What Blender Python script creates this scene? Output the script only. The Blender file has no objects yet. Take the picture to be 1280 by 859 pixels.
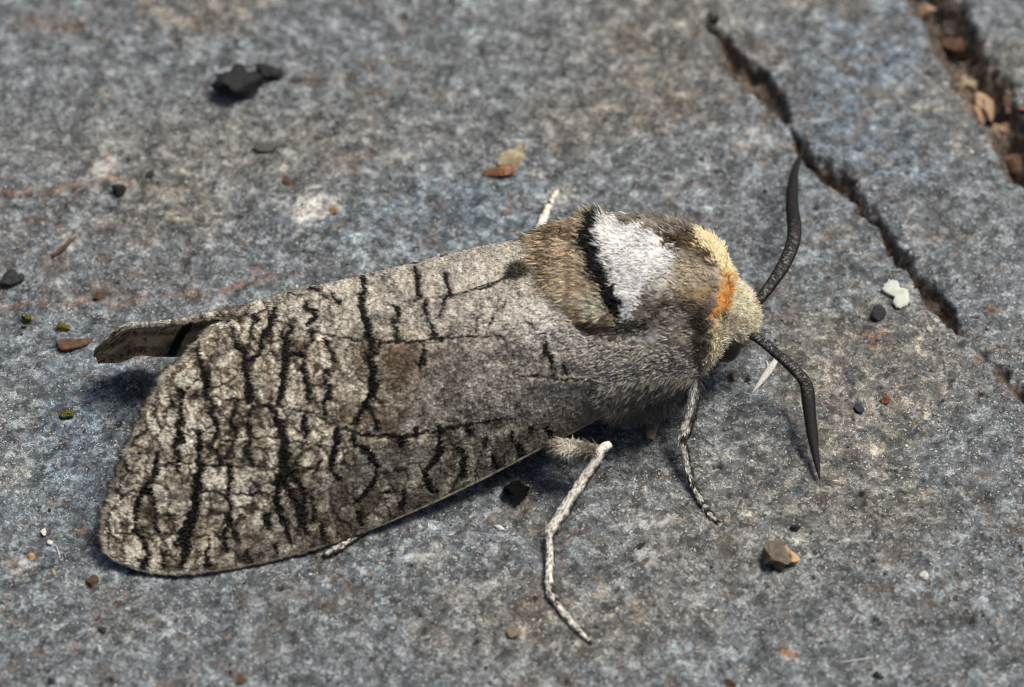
import bpy, bmesh, math
import numpy as np
from mathutils import Vector

# ------------------------------------------------------------------ camera, sky, sun, exposure
# everything below is laid out in millimetres and written to the scene in metres
MM = 0.001
ELEV = math.radians(50.0)
LENS = 100.0
PXMM = 19.0                                   # photo pixels per millimetre at the stone under the picture centre
FPX = LENS / 36.0 * 1280.0
DIST = FPX / PXMM
sc = bpy.context.scene
col = sc.collection
CAM = np.array([0.0, -DIST * math.cos(ELEV), DIST * math.sin(ELEV)])
UPV = np.array([0.0, math.sin(ELEV), math.cos(ELEV)])
FWD = np.array([0.0, math.cos(ELEV), -math.sin(ELEV)])
cd = bpy.data.cameras.new('camera')
cam = bpy.data.objects.new('camera', cd)
col.objects.link(cam)
cam.location = CAM * MM
cam.rotation_euler = (math.pi / 2 - ELEV, 0, 0)
cd.lens = LENS
cd.sensor_width = 36.0
cd.clip_start = 0.005
cd.clip_end = 60.0
cd.dof.use_dof = True
cd.dof.focus_distance = (DIST - 5.0) * MM
cd.dof.aperture_fstop = 32.0
sc.camera = cam

SUN = Vector((0.45, 0.26, 1.0)).normalized()
w = bpy.data.worlds.new('World')
sc.world = w
w.use_nodes = True
nt = w.node_tree
bg = nt.nodes['Background']
sky = nt.nodes.new('ShaderNodeTexSky')
sky.sky_type = 'NISHITA'
sky.sun_disc = False
sky.sun_elevation = math.asin(SUN.z)
sky.sun_rotation = math.atan2(SUN.x, SUN.y)
sky.air_density = 1.0
sky.dust_density = 5.0
sky.ozone_density = 0.6
nt.links.new(sky.outputs[0], bg.inputs[0])
bg.inputs[1].default_value = 0.064
sl = bpy.data.lights.new('sun', 'SUN')
sl.energy = 3.6
sl.angle = math.radians(24)
sl.color = (1.0, 0.935, 0.83)
so = bpy.data.objects.new('sun', sl)
col.objects.link(so)
so.rotation_euler = SUN.to_track_quat('Z', 'Y').to_euler()
sc.view_settings.view_transform = 'Standard'
sc.view_settings.look = 'None'
sc.view_settings.gamma = 1.0
sc.cycles.filter_width = 1.05
sc.view_settings.exposure = 0.1

# ------------------------------------------------------------------ maths helpers
RNG = np.random.default_rng(7)


def P(x, y, z):
    """point at height z (mm) that lies under photo pixel (x, y)"""
    x = np.asarray(x, float); y = np.asarray(y, float); z = np.asarray(z, float)
    a = (x - 640.0) / FPX
    b = -(y - 429.5) / FPX
    dx = a
    dy = b * UPV[1] + FWD[1]
    dz = b * UPV[2] + FWD[2]
    t = (z - CAM[2]) / dz
    return np.stack([dx * t + 0 * z, CAM[1] + dy * t, z + 0 * t], -1)


def to_px(V):
    d = V - CAM
    dep = d @ FWD
    return 640.0 + d[..., 0] / dep * FPX, 429.5 - (d @ UPV) / dep * FPX


def h2(ix, iy, seed):
    n = (ix.astype(np.int64) * 374761393 + iy.astype(np.int64) * 668265263 + seed * 974634777) & 0xffffffff
    n = ((n ^ (n >> 13)) * 1274126177) & 0xffffffff
    n = ((n ^ (n >> 16)) * 2246822519) & 0xffffffff
    return ((n ^ (n >> 15)) & 0xffffff) / float(0xffffff)


def vn(x, y, seed=0):
    xi = np.floor(x); yi = np.floor(y)
    fx = x - xi; fy = y - yi
    fx = fx * fx * (3 - 2 * fx); fy = fy * fy * (3 - 2 * fy)
    a = h2(xi, yi, seed); b = h2(xi + 1, yi, seed); c = h2(xi, yi + 1, seed); d = h2(xi + 1, yi + 1, seed)
    return (a * (1 - fx) + b * fx) * (1 - fy) + (c * (1 - fx) + d * fx) * fy


def fbm(x, y, seed=0, octv=4, gain=0.5):
    s = 0; a = 1.0; t = 0
    for o in range(octv):
        s = s + a * vn(x * 2 ** o + 17.3 * o, y * 2 ** o - 9.1 * o, seed + o); t += a; a *= gain
    return s / t


def worley(x, y, seed=0):
    xi = np.floor(x); yi = np.floor(y)
    f1 = np.full(x.shape, 9.0); f2 = np.full(x.shape, 9.0); cid = np.zeros(x.shape)
    for ox in (-1, 0, 1):
        for oy in (-1, 0, 1):
            cx = xi + ox; cy = yi + oy
            px = cx + h2(cx, cy, seed); py = cy + h2(cx, cy, seed + 51)
            d = np.hypot(px - x, py - y)
            n = d < f1
            f2 = np.where(n, f1, np.minimum(f2, d))
            cid = np.where(n, h2(cx, cy, seed + 99), cid)
            f1 = np.where(n, d, f1)
    return f1, f2, cid


def sst(a, b, x):
    t = np.clip((x - a) / (b - a), 0, 1)
    return t * t * (3 - 2 * t)


def seg_field(x, y, lines):
    """signed distance (pixels) to a set of polylines of (x, y, full width); negative inside"""
    best = np.full(x.shape, 1e3)
    for L in lines:
        L = np.array(L, float)
        for (x0, y0, w0), (x1, y1, w1) in zip(L[:-1], L[1:]):
            m = 26 + max(w0, w1)
            i = np.nonzero((x > min(x0, x1) - m) & (x < max(x0, x1) + m) & (y > min(y0, y1) - m) & (y < max(y0, y1) + m))
            if i[0].size == 0:
                continue
            ax = x[i] - x0; ay = y[i] - y0
            dx = x1 - x0; dy = y1 - y0
            t = np.clip((ax * dx + ay * dy) / (dx * dx + dy * dy + 1e-9), 0, 1)
            d = np.hypot(ax - t * dx, ay - t * dy) - 0.5 * (w0 + t * (w1 - w0))
            best[i] = np.minimum(best[i], d)
    return best


def in_poly(x, y, poly):
    r = np.zeros(x.shape, bool)
    n = len(poly)
    for k in range(n):
        x0, y0 = poly[k]; x1, y1 = poly[(k + 1) % n]
        c = ((y0 > y) != (y1 > y)) & (x < (x1 - x0) * (y - y0) / (y1 - y0 + 1e-12) + x0)
        r ^= c
    return r


def spline(pts, n):
    """Catmull-Rom resampled to n points, even in chord length"""
    p = np.array(pts, float)
    q = np.vstack([2 * p[0] - p[1], p, 2 * p[-1] - p[-2]])
    out = []
    for k in range(1, len(q) - 2):
        t = np.linspace(0, 1, 24, endpoint=False)[:, None]
        a, b, c, d = q[k - 1], q[k], q[k + 1], q[k + 2]
        out.append(0.5 * (2 * b + (c - a) * t + (2 * a - 5 * b + 4 * c - d) * t ** 2 + (3 * b - a - 3 * c + d) * t ** 3))
    out = np.vstack(out + [p[-1:]])
    s = np.concatenate([[0], np.cumsum(np.linalg.norm(np.diff(out[:, :2], axis=0), axis=1) + 1e-6)])
    u = np.linspace(0, s[-1], n)
    return np.stack([np.interp(u, s, out[:, k]) for k in range(out.shape[1])], -1)


def mixc(c, d, m):
    return c * (1 - m[..., None]) + np.asarray(d) * m[..., None]


# ------------------------------------------------------------------ mesh helpers
def mesh_obj(name, V, F, mat, parent=None, colr=None, smooth=True, extra=None):
    """V in mm; F int array (n, 3 or 4) or a list of such arrays"""
    me = bpy.data.meshes.new(name)
    Fs = F if isinstance(F, list) else [F]
    V = np.asarray(V, np.float64)
    me.vertices.add(len(V))
    me.vertices.foreach_set('co', (V * MM).astype(np.float32).ravel())
    tot = np.concatenate([np.full(len(f), f.shape[1], np.int32) for f in Fs])
    loops = np.concatenate([f.ravel() for f in Fs]).astype(np.int32)
    me.loops.add(len(loops))
    me.loops.foreach_set('vertex_index', loops)
    me.polygons.add(len(tot))
    me.polygons.foreach_set('loop_start', np.concatenate([[0], np.cumsum(tot)[:-1]]).astype(np.int32))
    me.polygons.foreach_set('loop_total', tot)
    me.polygons.foreach_set('use_smooth', np.full(len(tot), smooth))
    for nm, c in ([('Col', colr)] if colr is not None else []) + (extra or []):
        at = me.color_attributes.new(nm, 'FLOAT_COLOR', 'POINT')
        c4 = np.ones((len(V), 4), np.float32)
        c4[:, :c.shape[1]] = c
        at.data.foreach_set('color', c4.ravel())
    me.update()
    me.validate()
    me.materials.append(mat)
    o = bpy.data.objects.new(name, me)
    col.objects.link(o)
    if parent is not None:
        o.parent = parent
    return o


def grid_faces(nu, nv, off=0, flip=False):
    i = np.arange(nu * nv).reshape(nu, nv) + off
    f = np.stack([i[:-1, :-1], i[1:, :-1], i[1:, 1:], i[:-1, 1:]], -1).reshape(-1, 4)
    return f[:, ::-1] if flip else f


def grid_normals(G):
    du = np.gradient(G, axis=0); dv = np.gradient(G, axis=1)
    n = np.cross(du, dv)
    return n / (np.linalg.norm(n, axis=-1, keepdims=True) + 1e-12)


def tube(path, rad, nseg=10, flat=1.0, up=(0, 0, 1)):
    """swept tube; path (n,3), rad (n,); returns V, F, ring parameter, angle"""
    path = np.asarray(path, float); rad = np.asarray(rad, float)
    n = len(path)
    T = np.gradient(path, axis=0); T /= np.linalg.norm(T, axis=1, keepdims=True) + 1e-12
    up = np.asarray(up, float)
    A = np.cross(T, up); A /= np.linalg.norm(A, axis=1, keepdims=True) + 1e-9
    B = np.cross(A, T)
    th = np.linspace(0, 2 * np.pi, nseg, endpoint=False)
    V = path[:, None] + rad[:, None, None] * (np.cos(th)[None, :, None] * A[:, None] + flat * np.sin(th)[None, :, None] * B[:, None])
    i = np.arange(n * nseg).reshape(n, nseg); j = np.roll(i, -1, axis=1)
    F = np.stack([i[:-1], j[:-1], j[1:], i[1:]], -1).reshape(-1, 4)
    V = V.reshape(-1, 3)
    V = np.vstack([V, path[:1], path[-1:]])
    a, b = n * nseg, n * nseg + 1
    caps = np.vstack([np.stack([np.full(nseg, a), j[0], i[0]], -1), np.stack([np.full(nseg, b), i[-1], j[-1]], -1)])
    tt = np.concatenate([np.repeat(np.linspace(0, 1, n), nseg), [0, 1]])
    an = np.concatenate([np.tile(th, n), [0, 0]])
    return V, [F, caps], tt, an


def strands(root, dirn, length, width, bend, colr, tipmul=1.0):
    """three-sided tapering hairs as one mesh: V, F, colours"""
    n = len(root)
    d = dirn / (np.linalg.norm(dirn, axis=1, keepdims=True) + 1e-9)
    ref = RNG.normal(size=(n, 3))
    a = np.cross(d, ref); a /= np.linalg.norm(a, axis=1, keepdims=True) + 1e-9
    b = np.cross(d, a)
    L = length[:, None]; W = width[:, None]
    m = root + d * L * 0.5 + bend * L * 0.12
    t = root + d * L + bend * L * 0.5
    ring = []
    for base, s in ((root, 0.5), (m, 0.42)):
        for k in range(3):
            an = 2 * np.pi * k / 3
            ring.append(base + (math.cos(an) * a + math.sin(an) * b) * W * s)
    V = np.stack(ring + [t], 1).reshape(-1, 3)
    o = np.arange(n)[:, None] * 7
    q = np.array([[0, 1, 4, 3], [1, 2, 5, 4], [2, 0, 3, 5]])
    tr = np.array([[3, 4, 6], [4, 5, 6], [5, 3, 6]])
    Q = (o[:, None] + q[None]).reshape(-1, 4); T = (o[:, None] + tr[None]).reshape(-1, 3)
    C = np.repeat(colr[:, None], 7, 1)
    C[:, 6] *= tipmul
    return V, [Q, T], C.reshape(-1, 3)


def tag(o, label=None, cat=None, group=None, kind=None):
    if label: o['label'] = label
    if cat: o['category'] = cat
    if group: o['group'] = group
    if kind: o['kind'] = kind
    return o


# ------------------------------------------------------------------ materials
def new_mat(name):
    m = bpy.data.materials.new(name)
    m.use_nodes = True
    n = m.node_tree.nodes; l = m.node_tree.links
    return m, n, l, n['Principled BSDF']


def math_n(n, l, op, a, b=None):
    k = n.new('ShaderNodeMath'); k.operation = op
    for i, v in enumerate((a, b)):
        if v is None: continue
        if isinstance(v, (int, float)): k.inputs[i].default_value = v
        else: l.new(v, k.inputs[i])
    return k.outputs[0]


def mix_n(n, l, fac, a, b, typ='MIX'):
    k = n.new('ShaderNodeMix'); k.data_type = 'RGBA'; k.blend_type = typ
    for s, v in ((k.inputs[0], fac), (k.inputs[6], a), (k.inputs[7], b)):
        if isinstance(v, (int, float)): s.default_value = v
        elif isinstance(v, tuple): s.default_value = (*v, 1)
        else: l.new(v, s)
    return k.outputs[2]


def coords(n, l, k=1000.0):
    tc = n.new('ShaderNodeTexCoord')
    vm = n.new('ShaderNodeVectorMath'); vm.operation = 'SCALE'; vm.inputs['Scale'].default_value = k
    l.new(tc.outputs['Object'], vm.inputs[0])
    return vm.outputs[0]                      # object coordinates in millimetres


def noise_n(n, l, vec, scale, detail=3, rough=0.55):
    t = n.new('ShaderNodeTexNoise'); t.inputs['Scale'].default_value = scale
    t.inputs['Detail'].default_value = detail; t.inputs['Roughness'].default_value = rough
    l.new(vec, t.inputs['Vector'])
    return t.outputs[0]


def ramp_n(n, l, fac, stops, interp='LINEAR'):
    r = n.new('ShaderNodeValToRGB'); r.color_ramp.interpolation = interp
    e = r.color_ramp.elements
    while len(e) < len(stops): e.new(0.5)
    for k, (p, c) in enumerate(stops):
        e[k].position = p; e[k].color = (*c, 1) if isinstance(c, tuple) else (c, c, c, 1)
    l.new(fac, r.inputs[0])
    return r.outputs[0]


def attr_mat(name, rough=0.75, spec=0.25, grain=0.25, gscale=9.0, bump=0.0, bscale=12.0, sheen=0.0):
    m, n, l, b = new_mat(name)
    at = n.new('ShaderNodeAttribute'); at.attribute_name = 'Col'
    vec = coords(n, l)
    nz = noise_n(n, l, vec, gscale, 3, 0.7)
    g = ramp_n(n, l, nz, [(0.28, 1 - grain), (0.72, 1 + grain)])
    l.new(mix_n(n, l, 1.0, at.outputs['Color'], g, 'MULTIPLY'), b.inputs['Base Color'])
    b.inputs['Roughness'].default_value = rough
    b.inputs['Specular IOR Level'].default_value = spec
    if sheen:
        b.inputs['Sheen Weight'].default_value = sheen
    if bump:
        bp = n.new('ShaderNodeBump'); bp.inputs['Strength'].default_value = bump; bp.inputs['Distance'].default_value = 0.00008
        l.new(noise_n(n, l, vec, bscale, 3, 0.6), bp.inputs['Height']); l.new(bp.outputs[0], b.inputs['Normal'])
    return m


def rock_mat(name, c0, c1, scale=2.0, rough=0.85, spec=0.3, c2=None, bump=0.7):
    m, n, l, b = new_mat(name)
    vec = coords(n, l)
    a = ramp_n(n, l, noise_n(n, l, vec, scale, 5, 0.65), [(0.33, c0), (0.66, c1)])
    if c2:
        a = mix_n(n, l, ramp_n(n, l, noise_n(n, l, vec, scale * 4.5, 2, 0.5), [(0.58, 0.0), (0.66, 1.0)]), a, c2)
    l.new(a, b.inputs['Base Color'])
    b.inputs['Roughness'].default_value = rough
    b.inputs['Specular IOR Level'].default_value = spec
    bp = n.new('ShaderNodeBump'); bp.inputs['Strength'].default_value = bump; bp.inputs['Distance'].default_value = 0.0001
    l.new(noise_n(n, l, vec, scale * 5, 4, 0.7), bp.inputs['Height']); l.new(bp.outputs[0], b.inputs['Normal'])
    return m


def stone_mat():
    m, n, l, b = new_mat('stone')
    vec = coords(n, l)
    k1 = n.new('ShaderNodeAttribute'); k1.attribute_name = 'Col'       # r soil, g pale crust, b warm tint
    k2 = n.new('ShaderNodeAttribute'); k2.attribute_name = 'Stain'     # r rust, g dark grit and painted chip shadow, b blue tint
    s1 = n.new('ShaderNodeSeparateColor'); l.new(k1.outputs['Color'], s1.inputs[0])
    s2 = n.new('ShaderNodeSeparateColor'); l.new(k2.outputs['Color'], s2.inputs[0])
    # warp so that grains are not round cells
    wn = n.new('ShaderNodeTexNoise'); wn.inputs['Scale'].default_value = 3.2; wn.inputs['Detail'].default_value = 3
    l.new(vec, wn.inputs['Vector'])
    wv = n.new('ShaderNodeVectorMath'); wv.operation = 'MULTIPLY_ADD'
    l.new(wn.outputs['Color'], wv.inputs[0]); wv.inputs[1].default_value = (0.55, 0.55, 0.55); l.new(vec, wv.inputs[2])

    def cells(scale, seed):
        v = n.new('ShaderNodeTexVoronoi'); v.inputs['Scale'].default_value = scale
        v.inputs['Randomness'].default_value = 1.0
        mp = n.new('ShaderNodeVectorMath'); mp.operation = 'ADD'; mp.inputs[1].default_value = (seed, seed * 0.7, seed * 1.3)
        l.new(wv.outputs[0], mp.inputs[0]); l.new(mp.outputs[0], v.inputs['Vector'])
        s = n.new('ShaderNodeSeparateColor'); l.new(v.outputs['Color'], s.inputs[0])
        return s.outputs[0], s.outputs[1]
    a1, a2 = cells(2.4, 0.0)
    b1, b2 = cells(5.5, 11.3)
    c1, c2 = cells(12.0, 4.7)
    big = noise_n(n, l, vec, 0.16, 4, 0.6)
    mid = noise_n(n, l, vec, 0.85, 4, 0.62)
    fine = noise_n(n, l, vec, 9.0, 3, 0.7)
    v = math_n(n, l, 'ADD', math_n(n, l, 'MULTIPLY', a1, 0.26), math_n(n, l, 'MULTIPLY', b1, 0.26))
    v = math_n(n, l, 'ADD', v, math_n(n, l, 'MULTIPLY', c1, 0.15))
    v = math_n(n, l, 'ADD', v, math_n(n, l, 'MULTIPLY', mid, 0.62))
    v = math_n(n, l, 'ADD', v, math_n(n, l, 'MULTIPLY', fine, 0.25))
    v = math_n(n, l, 'MULTIPLY', v, 0.64)
    base = ramp_n(n, l, v, [(0.32, (0.030, 0.032, 0.034)), (0.43, (0.092, 0.098, 0.101)), (0.53, (0.168, 0.184, 0.193)),
                            (0.61, (0.30, 0.33, 0.342)), (0.72, (0.58, 0.59, 0.58))])
    # warm brown film over part of the stone
    warm = math_n(n, l, 'MULTIPLY', s1.outputs[2], ramp_n(n, l, mid, [(0.3, 0.25), (0.7, 1.0)]))
    lum = ramp_n(n, l, noise_n(n, l, vec, 0.42, 5, 0.62), [(0.34, (0.50, 0.54, 0.58)), (0.5, (0.78, 0.83, 0.89)), (0.68, (1.16, 1.25, 1.34))])
    base = mix_n(n, l, 1.0, base, lum, 'MULTIPLY')
    base = mix_n(n, l, math_n(n, l, 'MULTIPLY', warm, 1.0), base, mix_n(n, l, 1.0, base, (1.22, 0.95, 0.70), 'MULTIPLY'))
    base = mix_n(n, l, math_n(n, l, 'MULTIPLY', s2.outputs[2], 0.8), base, mix_n(n, l, 1.0, base, (0.88, 1.06, 1.24), 'MULTIPLY'))
    # single coloured grains
    og = math_n(n, l, 'GREATER_THAN', b2, 0.955)
    base = mix_n(n, l, math_n(n, l, 'MULTIPLY', og, 0.65), base, mix_n(n, l, a2, (0.30, 0.17, 0.10), (0.40, 0.42, 0.42)))
    dg = math_n(n, l, 'LESS_THAN', c2, 0.07)
    base = mix_n(n, l, math_n(n, l, 'MULTIPLY', dg, 0.6), base, (0.03, 0.032, 0.034))
    wg = math_n(n, l, 'GREATER_THAN', math_n(n, l, 'ADD', c2, math_n(n, l, 'MULTIPLY', mid, 0.12)), 1.03)
    base = mix_n(n, l, math_n(n, l, 'MULTIPLY', wg, 0.8), base, (0.62, 0.63, 0.60))
    # pale crust, rust, grit with the painted chip shadow, soil
    base = mix_n(n, l, s1.outputs[1], base, ramp_n(n, l, v, [(0.38, (0.22, 0.22, 0.21)), (0.60, (0.78, 0.77, 0.73))]))
    base = mix_n(n, l, s2.outputs[0], base, ramp_n(n, l, b1, [(0.2, (0.16, 0.07, 0.03)), (0.9, (0.42, 0.2, 0.1))]))
    base = mix_n(n, l, s2.outputs[1], base, ramp_n(n, l, c1, [(0.3, (0.02, 0.02, 0.016)), (0.9, (0.16, 0.15, 0.11))]))
    soil = ramp_n(n, l, v, [(0.3, (0.03, 0.021, 0.015)), (0.5, (0.10, 0.072, 0.052)), (0.7, (0.24, 0.175, 0.13))])
    base = mix_n(n, l, s1.outputs[0], base, soil)
    l.new(base, b.inputs['Base Color'])
    l.new(ramp_n(n, l, b2, [(0.1, 0.45), (0.8, 0.8)]), b.inputs['Roughness'])
    b.inputs['Specular IOR Level'].default_value = 0.42
    bp = n.new('ShaderNodeBump'); bp.inputs['Strength'].default_value = 0.75; bp.inputs['Distance'].default_value = 0.00009
    hh = math_n(n, l, 'ADD', math_n(n, l, 'MULTIPLY', b1, 0.45), math_n(n, l, 'MULTIPLY', fine, 0.8))
    hh = math_n(n, l, 'ADD', hh, math_n(n, l, 'MULTIPLY', c1, 0.3))
    l.new(hh, bp.inputs['Height']); l.new(bp.outputs[0], b.inputs['Normal'])
    return m


M_STONE = stone_mat()
M_WING = attr_mat('wing_scales', 0.82, 0.18, 0.30, 9.0, 0.6, 11.0)
M_FUR = attr_mat('fur', 0.62, 0.3, 0.12, 6.0)
M_BODY = attr_mat('body_scales', 0.85, 0.15, 0.3, 7.0, 0.5, 9.0)
M_ANT = attr_mat('antenna_black', 0.62, 0.3, 0.2, 12.0, 0.5, 14.0)
M_LEG = attr_mat('leg_scales', 0.7, 0.3, 0.25, 10.0, 0.5, 12.0)

# ------------------------------------------------------------------ the stone
CRACKS = [
    [(872, 12, 3), (885, 30, 14), (912, 62, 22), (945, 102, 30), (966, 124, 18), (984, 152, 12), (1004, 180, 9), (1030, 215, 17),
     (1060, 240, 20), (1085, 262, 11), (1108, 290, 6), (1125, 318, 14), (1140, 342, 7), (1160, 366, 15), (1180, 390, 22), (1199, 414, 11)],
    [(1199, 414, 3), (1225, 440, 2), (1240, 454, 5), (1258, 468, 10), (1285, 505, 13), (1320, 560, 9), (1340, 640, 3)],
    [(1040, -190, 30), (1090, -95, 46), (1140, -30, 52), (1172, 10, 56), (1205, 66, 62), (1246, 128, 56), (1274, 184, 52), (1300, 226, 44), (1345, 262, 20), (1400, 300, 6)],
]
CDEPTH = [1.15, 0.7, 2.3]
LEDGE = [(330, 235), (450, 212), (560, 208), (690, 220)]


def ground_raw(X, Y):
    """height of the stone in mm and its masks"""
    z = (fbm(X / 14.0, Y / 14.0, 3, 3) - 0.5) * 1.0
    z += (fbm(X / 3.1 + 7, Y / 3.1, 5, 3) - 0.5) * 0.46
    z += (fbm(X / 1.1, Y / 1.1 + 3, 6, 3) - 0.5) * 0.22
    pts = np.stack([X, Y, 0 * X], -1)
    px, py = to_px(pts)
    wx = px + (fbm(X / 1.5, Y / 1.5, 31, 3) - 0.5) * 20
    wy = py + (fbm(X / 1.5 + 40, Y / 1.5, 32, 3) - 0.5) * 20
    soil = np.zeros(X.shape)
    for k, (C, D) in enumerate(zip(CRACKS, CDEPTH)):
        d = seg_field(wx, wy, [[(a_, b_, c_ * (1.35 if k < 2 else 1.0)) for a_, b_, c_ in C]])
        d = d + (fbm(X / 0.55, Y / 0.55, 70 + k, 3) - 0.5) * 11 + 5 * sst(0.52, 0.72, fbm(X / 3.4, Y / 3.4, 74 + k, 2)) * (k < 2)
        e = sst(2.5, -8.0, d) if k < 2 else sst(5.0, -26.0, d)
        rough = 0.25 + 1.5 * fbm(X / 1.3, Y / 1.3, 60 + k, 4)
        z = z - D * e * rough
        z = z - 0.16 * np.exp(-np.clip(d, 0, 99) / 7.0) * (d < 26)
        soil = np.maximum(soil, sst(1.0, -3.5, d) * (0.75 + 0.25 * vn(X * 2, Y * 2, 8)))
    # low broken ledge across the stone behind the moth
    ly = np.interp(px, [p[0] for p in LEDGE], [p[1] for p in LEDGE]) + (fbm(X / 2.5, 0 * Y, 77, 3) - 0.5) * 26
    amp = sst(300, 420, px) * sst(720, 640, px)
    z = z + 0.55 * amp * (sst(7, -7, ly - py + 8) * np.exp(-np.clip(py - ly, 0, 400) / 90.0))
    return z, px, py, wx, wy, soil


def build_ground():
    def axis(lo, hi, step):
        a = np.arange(lo, hi, step)
        g = step * 1.16 ** np.arange(1, 66)
        g = np.cumsum(g)
        g = g[g < 2600]
        return np.concatenate([(lo - g)[::-1], a, a[-1] + g])
    xs = axis(-40.0, 40.0, 0.105)
    ys = axis(-31.0, 42.0, 0.105)
    X, Y = np.meshgrid(xs, ys, indexing='ij')
    z, px, py, wx, wy, soil = ground_raw(X, Y)
    f1, f2, cid = worley(X / 0.42 + 0.35 * vn(X * 1.3, Y * 1.3, 4), Y / 0.42 + 0.35 * vn(X * 1.3 + 9, Y * 1.3, 4), 12)
    z = z + (cid - 0.5) * 0.055 + (fbm(X / 0.5, Y / 0.5, 21, 2) - 0.5) * 0.10
    # pits
    pit = sst(0.80, 0.90, fbm(X / 1.1 + 5, Y / 1.1, 90, 3))
    z = z - 0.5 * pit
    # masks
    crust = np.zeros(X.shape); rust = np.zeros(X.shape); grit = np.zeros(X.shape)
    gx = px + (fbm(X / 0.8, Y / 0.8, 41, 3) - 0.5) * 46
    gy = py + (fbm(X / 0.8 + 30, Y / 0.8, 42, 3) - 0.5) * 46
    spk = fbm(X * 2.4, Y * 2.4, 43, 3)

    def blob(x, y, rx, ry, k=1.0):
        d = np.hypot((gx - x) / rx, (gy - y) / ry)
        return k * sst(1.2, 0.3, d) * sst(0.25, 0.7, spk + 0.5 * sst(1.0, 0.2, d) - 0.1)
    for a in ((388, 262, 44, 26, 0.95), (133, 212, 26, 20, 0.7), (124, 272, 16, 11, 0.6), (92, 305, 22, 22, 0.5), (700, 248, 24, 18, 0.85),
              (664, 214, 14, 10, 0.6), (22, 290, 18, 10, 0.3), (815, 690, 36, 22, 0.35), (540, 700, 30, 24, 0.3), (20, 700, 26, 14, 0.5), (940, 180, 26, 18, 0.35),
              (620, 690, 16, 12, 0.3), (820, 655, 22, 16, 0.3), (1150, 300, 26, 14, 0.22), (1230, 60, 14, 50, 0.3)):
        crust = np.maximum(crust, blob(*a))
    for a in ((985, 813, 18, 13, 0.8), (1092, 432, 12, 14, 0.5), (112, 662, 10, 8, 0.5), (1232, 386, 8, 8, 0.6), (130, 205, 9, 6, 0.4), (1225, 452, 12, 7, 0.6), (1150, 352, 10, 8, 0.4),
              (640, 262, 8, 6, 0.4), (1215, 120, 20, 14, 0.5), (60, 30, 60, 18, 0.22), (330, 345, 20, 6, 0.4)):
        rust = np.maximum(rust, blob(*a))
    for a in ((1165, 636, 24, 22, 0.6), (1195, 722, 24, 16, 0.5), (905, 694, 16, 9, 0.75), (150, 560, 12, 10, 0.4)):  # third blob paints the shadow left of the stone chip
        grit = np.maximum(grit, blob(*a))
    vein = seg_field(px + (fbm(X / 2, Y / 2, 45, 3) - 0.5) * 18, py + (fbm(X / 2, Y / 2, 46, 3) - 0.5) * 22,
                     [[(-20, 386, 5), (60, 378, 5), (150, 376, 4), (230, 366, 4), (330, 348, 5), (372, 340, 2)], [(-10, 240, 4), (80, 234, 4), (170, 224, 2)]])
    rust = np.maximum(rust, 0.5 * sst(4, -2, vein) * sst(0.25, 0.6, spk))
    warm = sst(0.50, 0.70, fbm(X / 11 + 3, Y / 11, 51, 4))
    warm = np.maximum(warm, 0.8 * np.exp(-(((px - 330) / 330) ** 2 + ((py - 190) / 60) ** 2)))
    warm = np.maximum(warm, 0.9 * np.exp(-(((px - 840) / 150) ** 2 + ((py - 60) / 80) ** 2)))
    warm = np.maximum(warm, 0.75 * np.exp(-(((px - 960) / 200) ** 2 + ((py - 640) / 120) ** 2)))
    blue = np.exp(-(((px - 1080) / 110) ** 2 + ((py - 110) / 110) ** 2)) + np.exp(-(((px - 560) / 130) ** 2 + ((py - 260) / 60) ** 2)) \
        + 0.8 * np.exp(-(((px - 60) / 120) ** 2 + ((py - 560) / 120) ** 2))
    blue = np.clip(blue, 0, 1)
    film = sst(0.50, 0.30, fbm(X / 1.1, Y / 1.1 + 3, 6, 3)) * sst(0.45, 0.62, fbm(X / 6 + 9, Y / 6, 53, 3))
    soil = np.maximum(soil, np.maximum(0.7 * pit, 0.45 * film))
    V = np.stack([X, Y, z], -1).reshape(-1, 3)
    c1 = np.stack([soil, crust * (1 - soil), warm], -1).reshape(-1, 3)
    c2 = np.stack([rust, grit, blue], -1).reshape(-1, 3)
    o = mesh_obj('stone_ground', V, grid_faces(len(xs), len(ys)), M_STONE, None, c1, True, [('Stain', c2)])
    tag(o, 'weathered blue grey speckled stone slab with brown soil in its cracks', 'stone', None, 'structure')
    return o


build_ground()


def gz(x, y):
    """stone height at a point (mm), without the finest grain"""
    return float(ground_raw(np.array([float(x)]), np.array([float(y)]))[0][0])


def on_ground(px, py, lift=0.0):
    p = P(px, py, 0.0)
    for _ in range(3):
        p = P(px, py, gz(p[0], p[1]))
    return np.array([p[0], p[1], p[2] + lift])


# ------------------------------------------------------------------ the moth
BASE = P(640, 470, 0.0)
moth = bpy.data.objects.new('moth', None)
moth.empty_display_size = 0.002
col.objects.link(moth)
tag(moth, 'large grey bark patterned moth with white thorax patch resting on the stone', 'moth')

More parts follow.
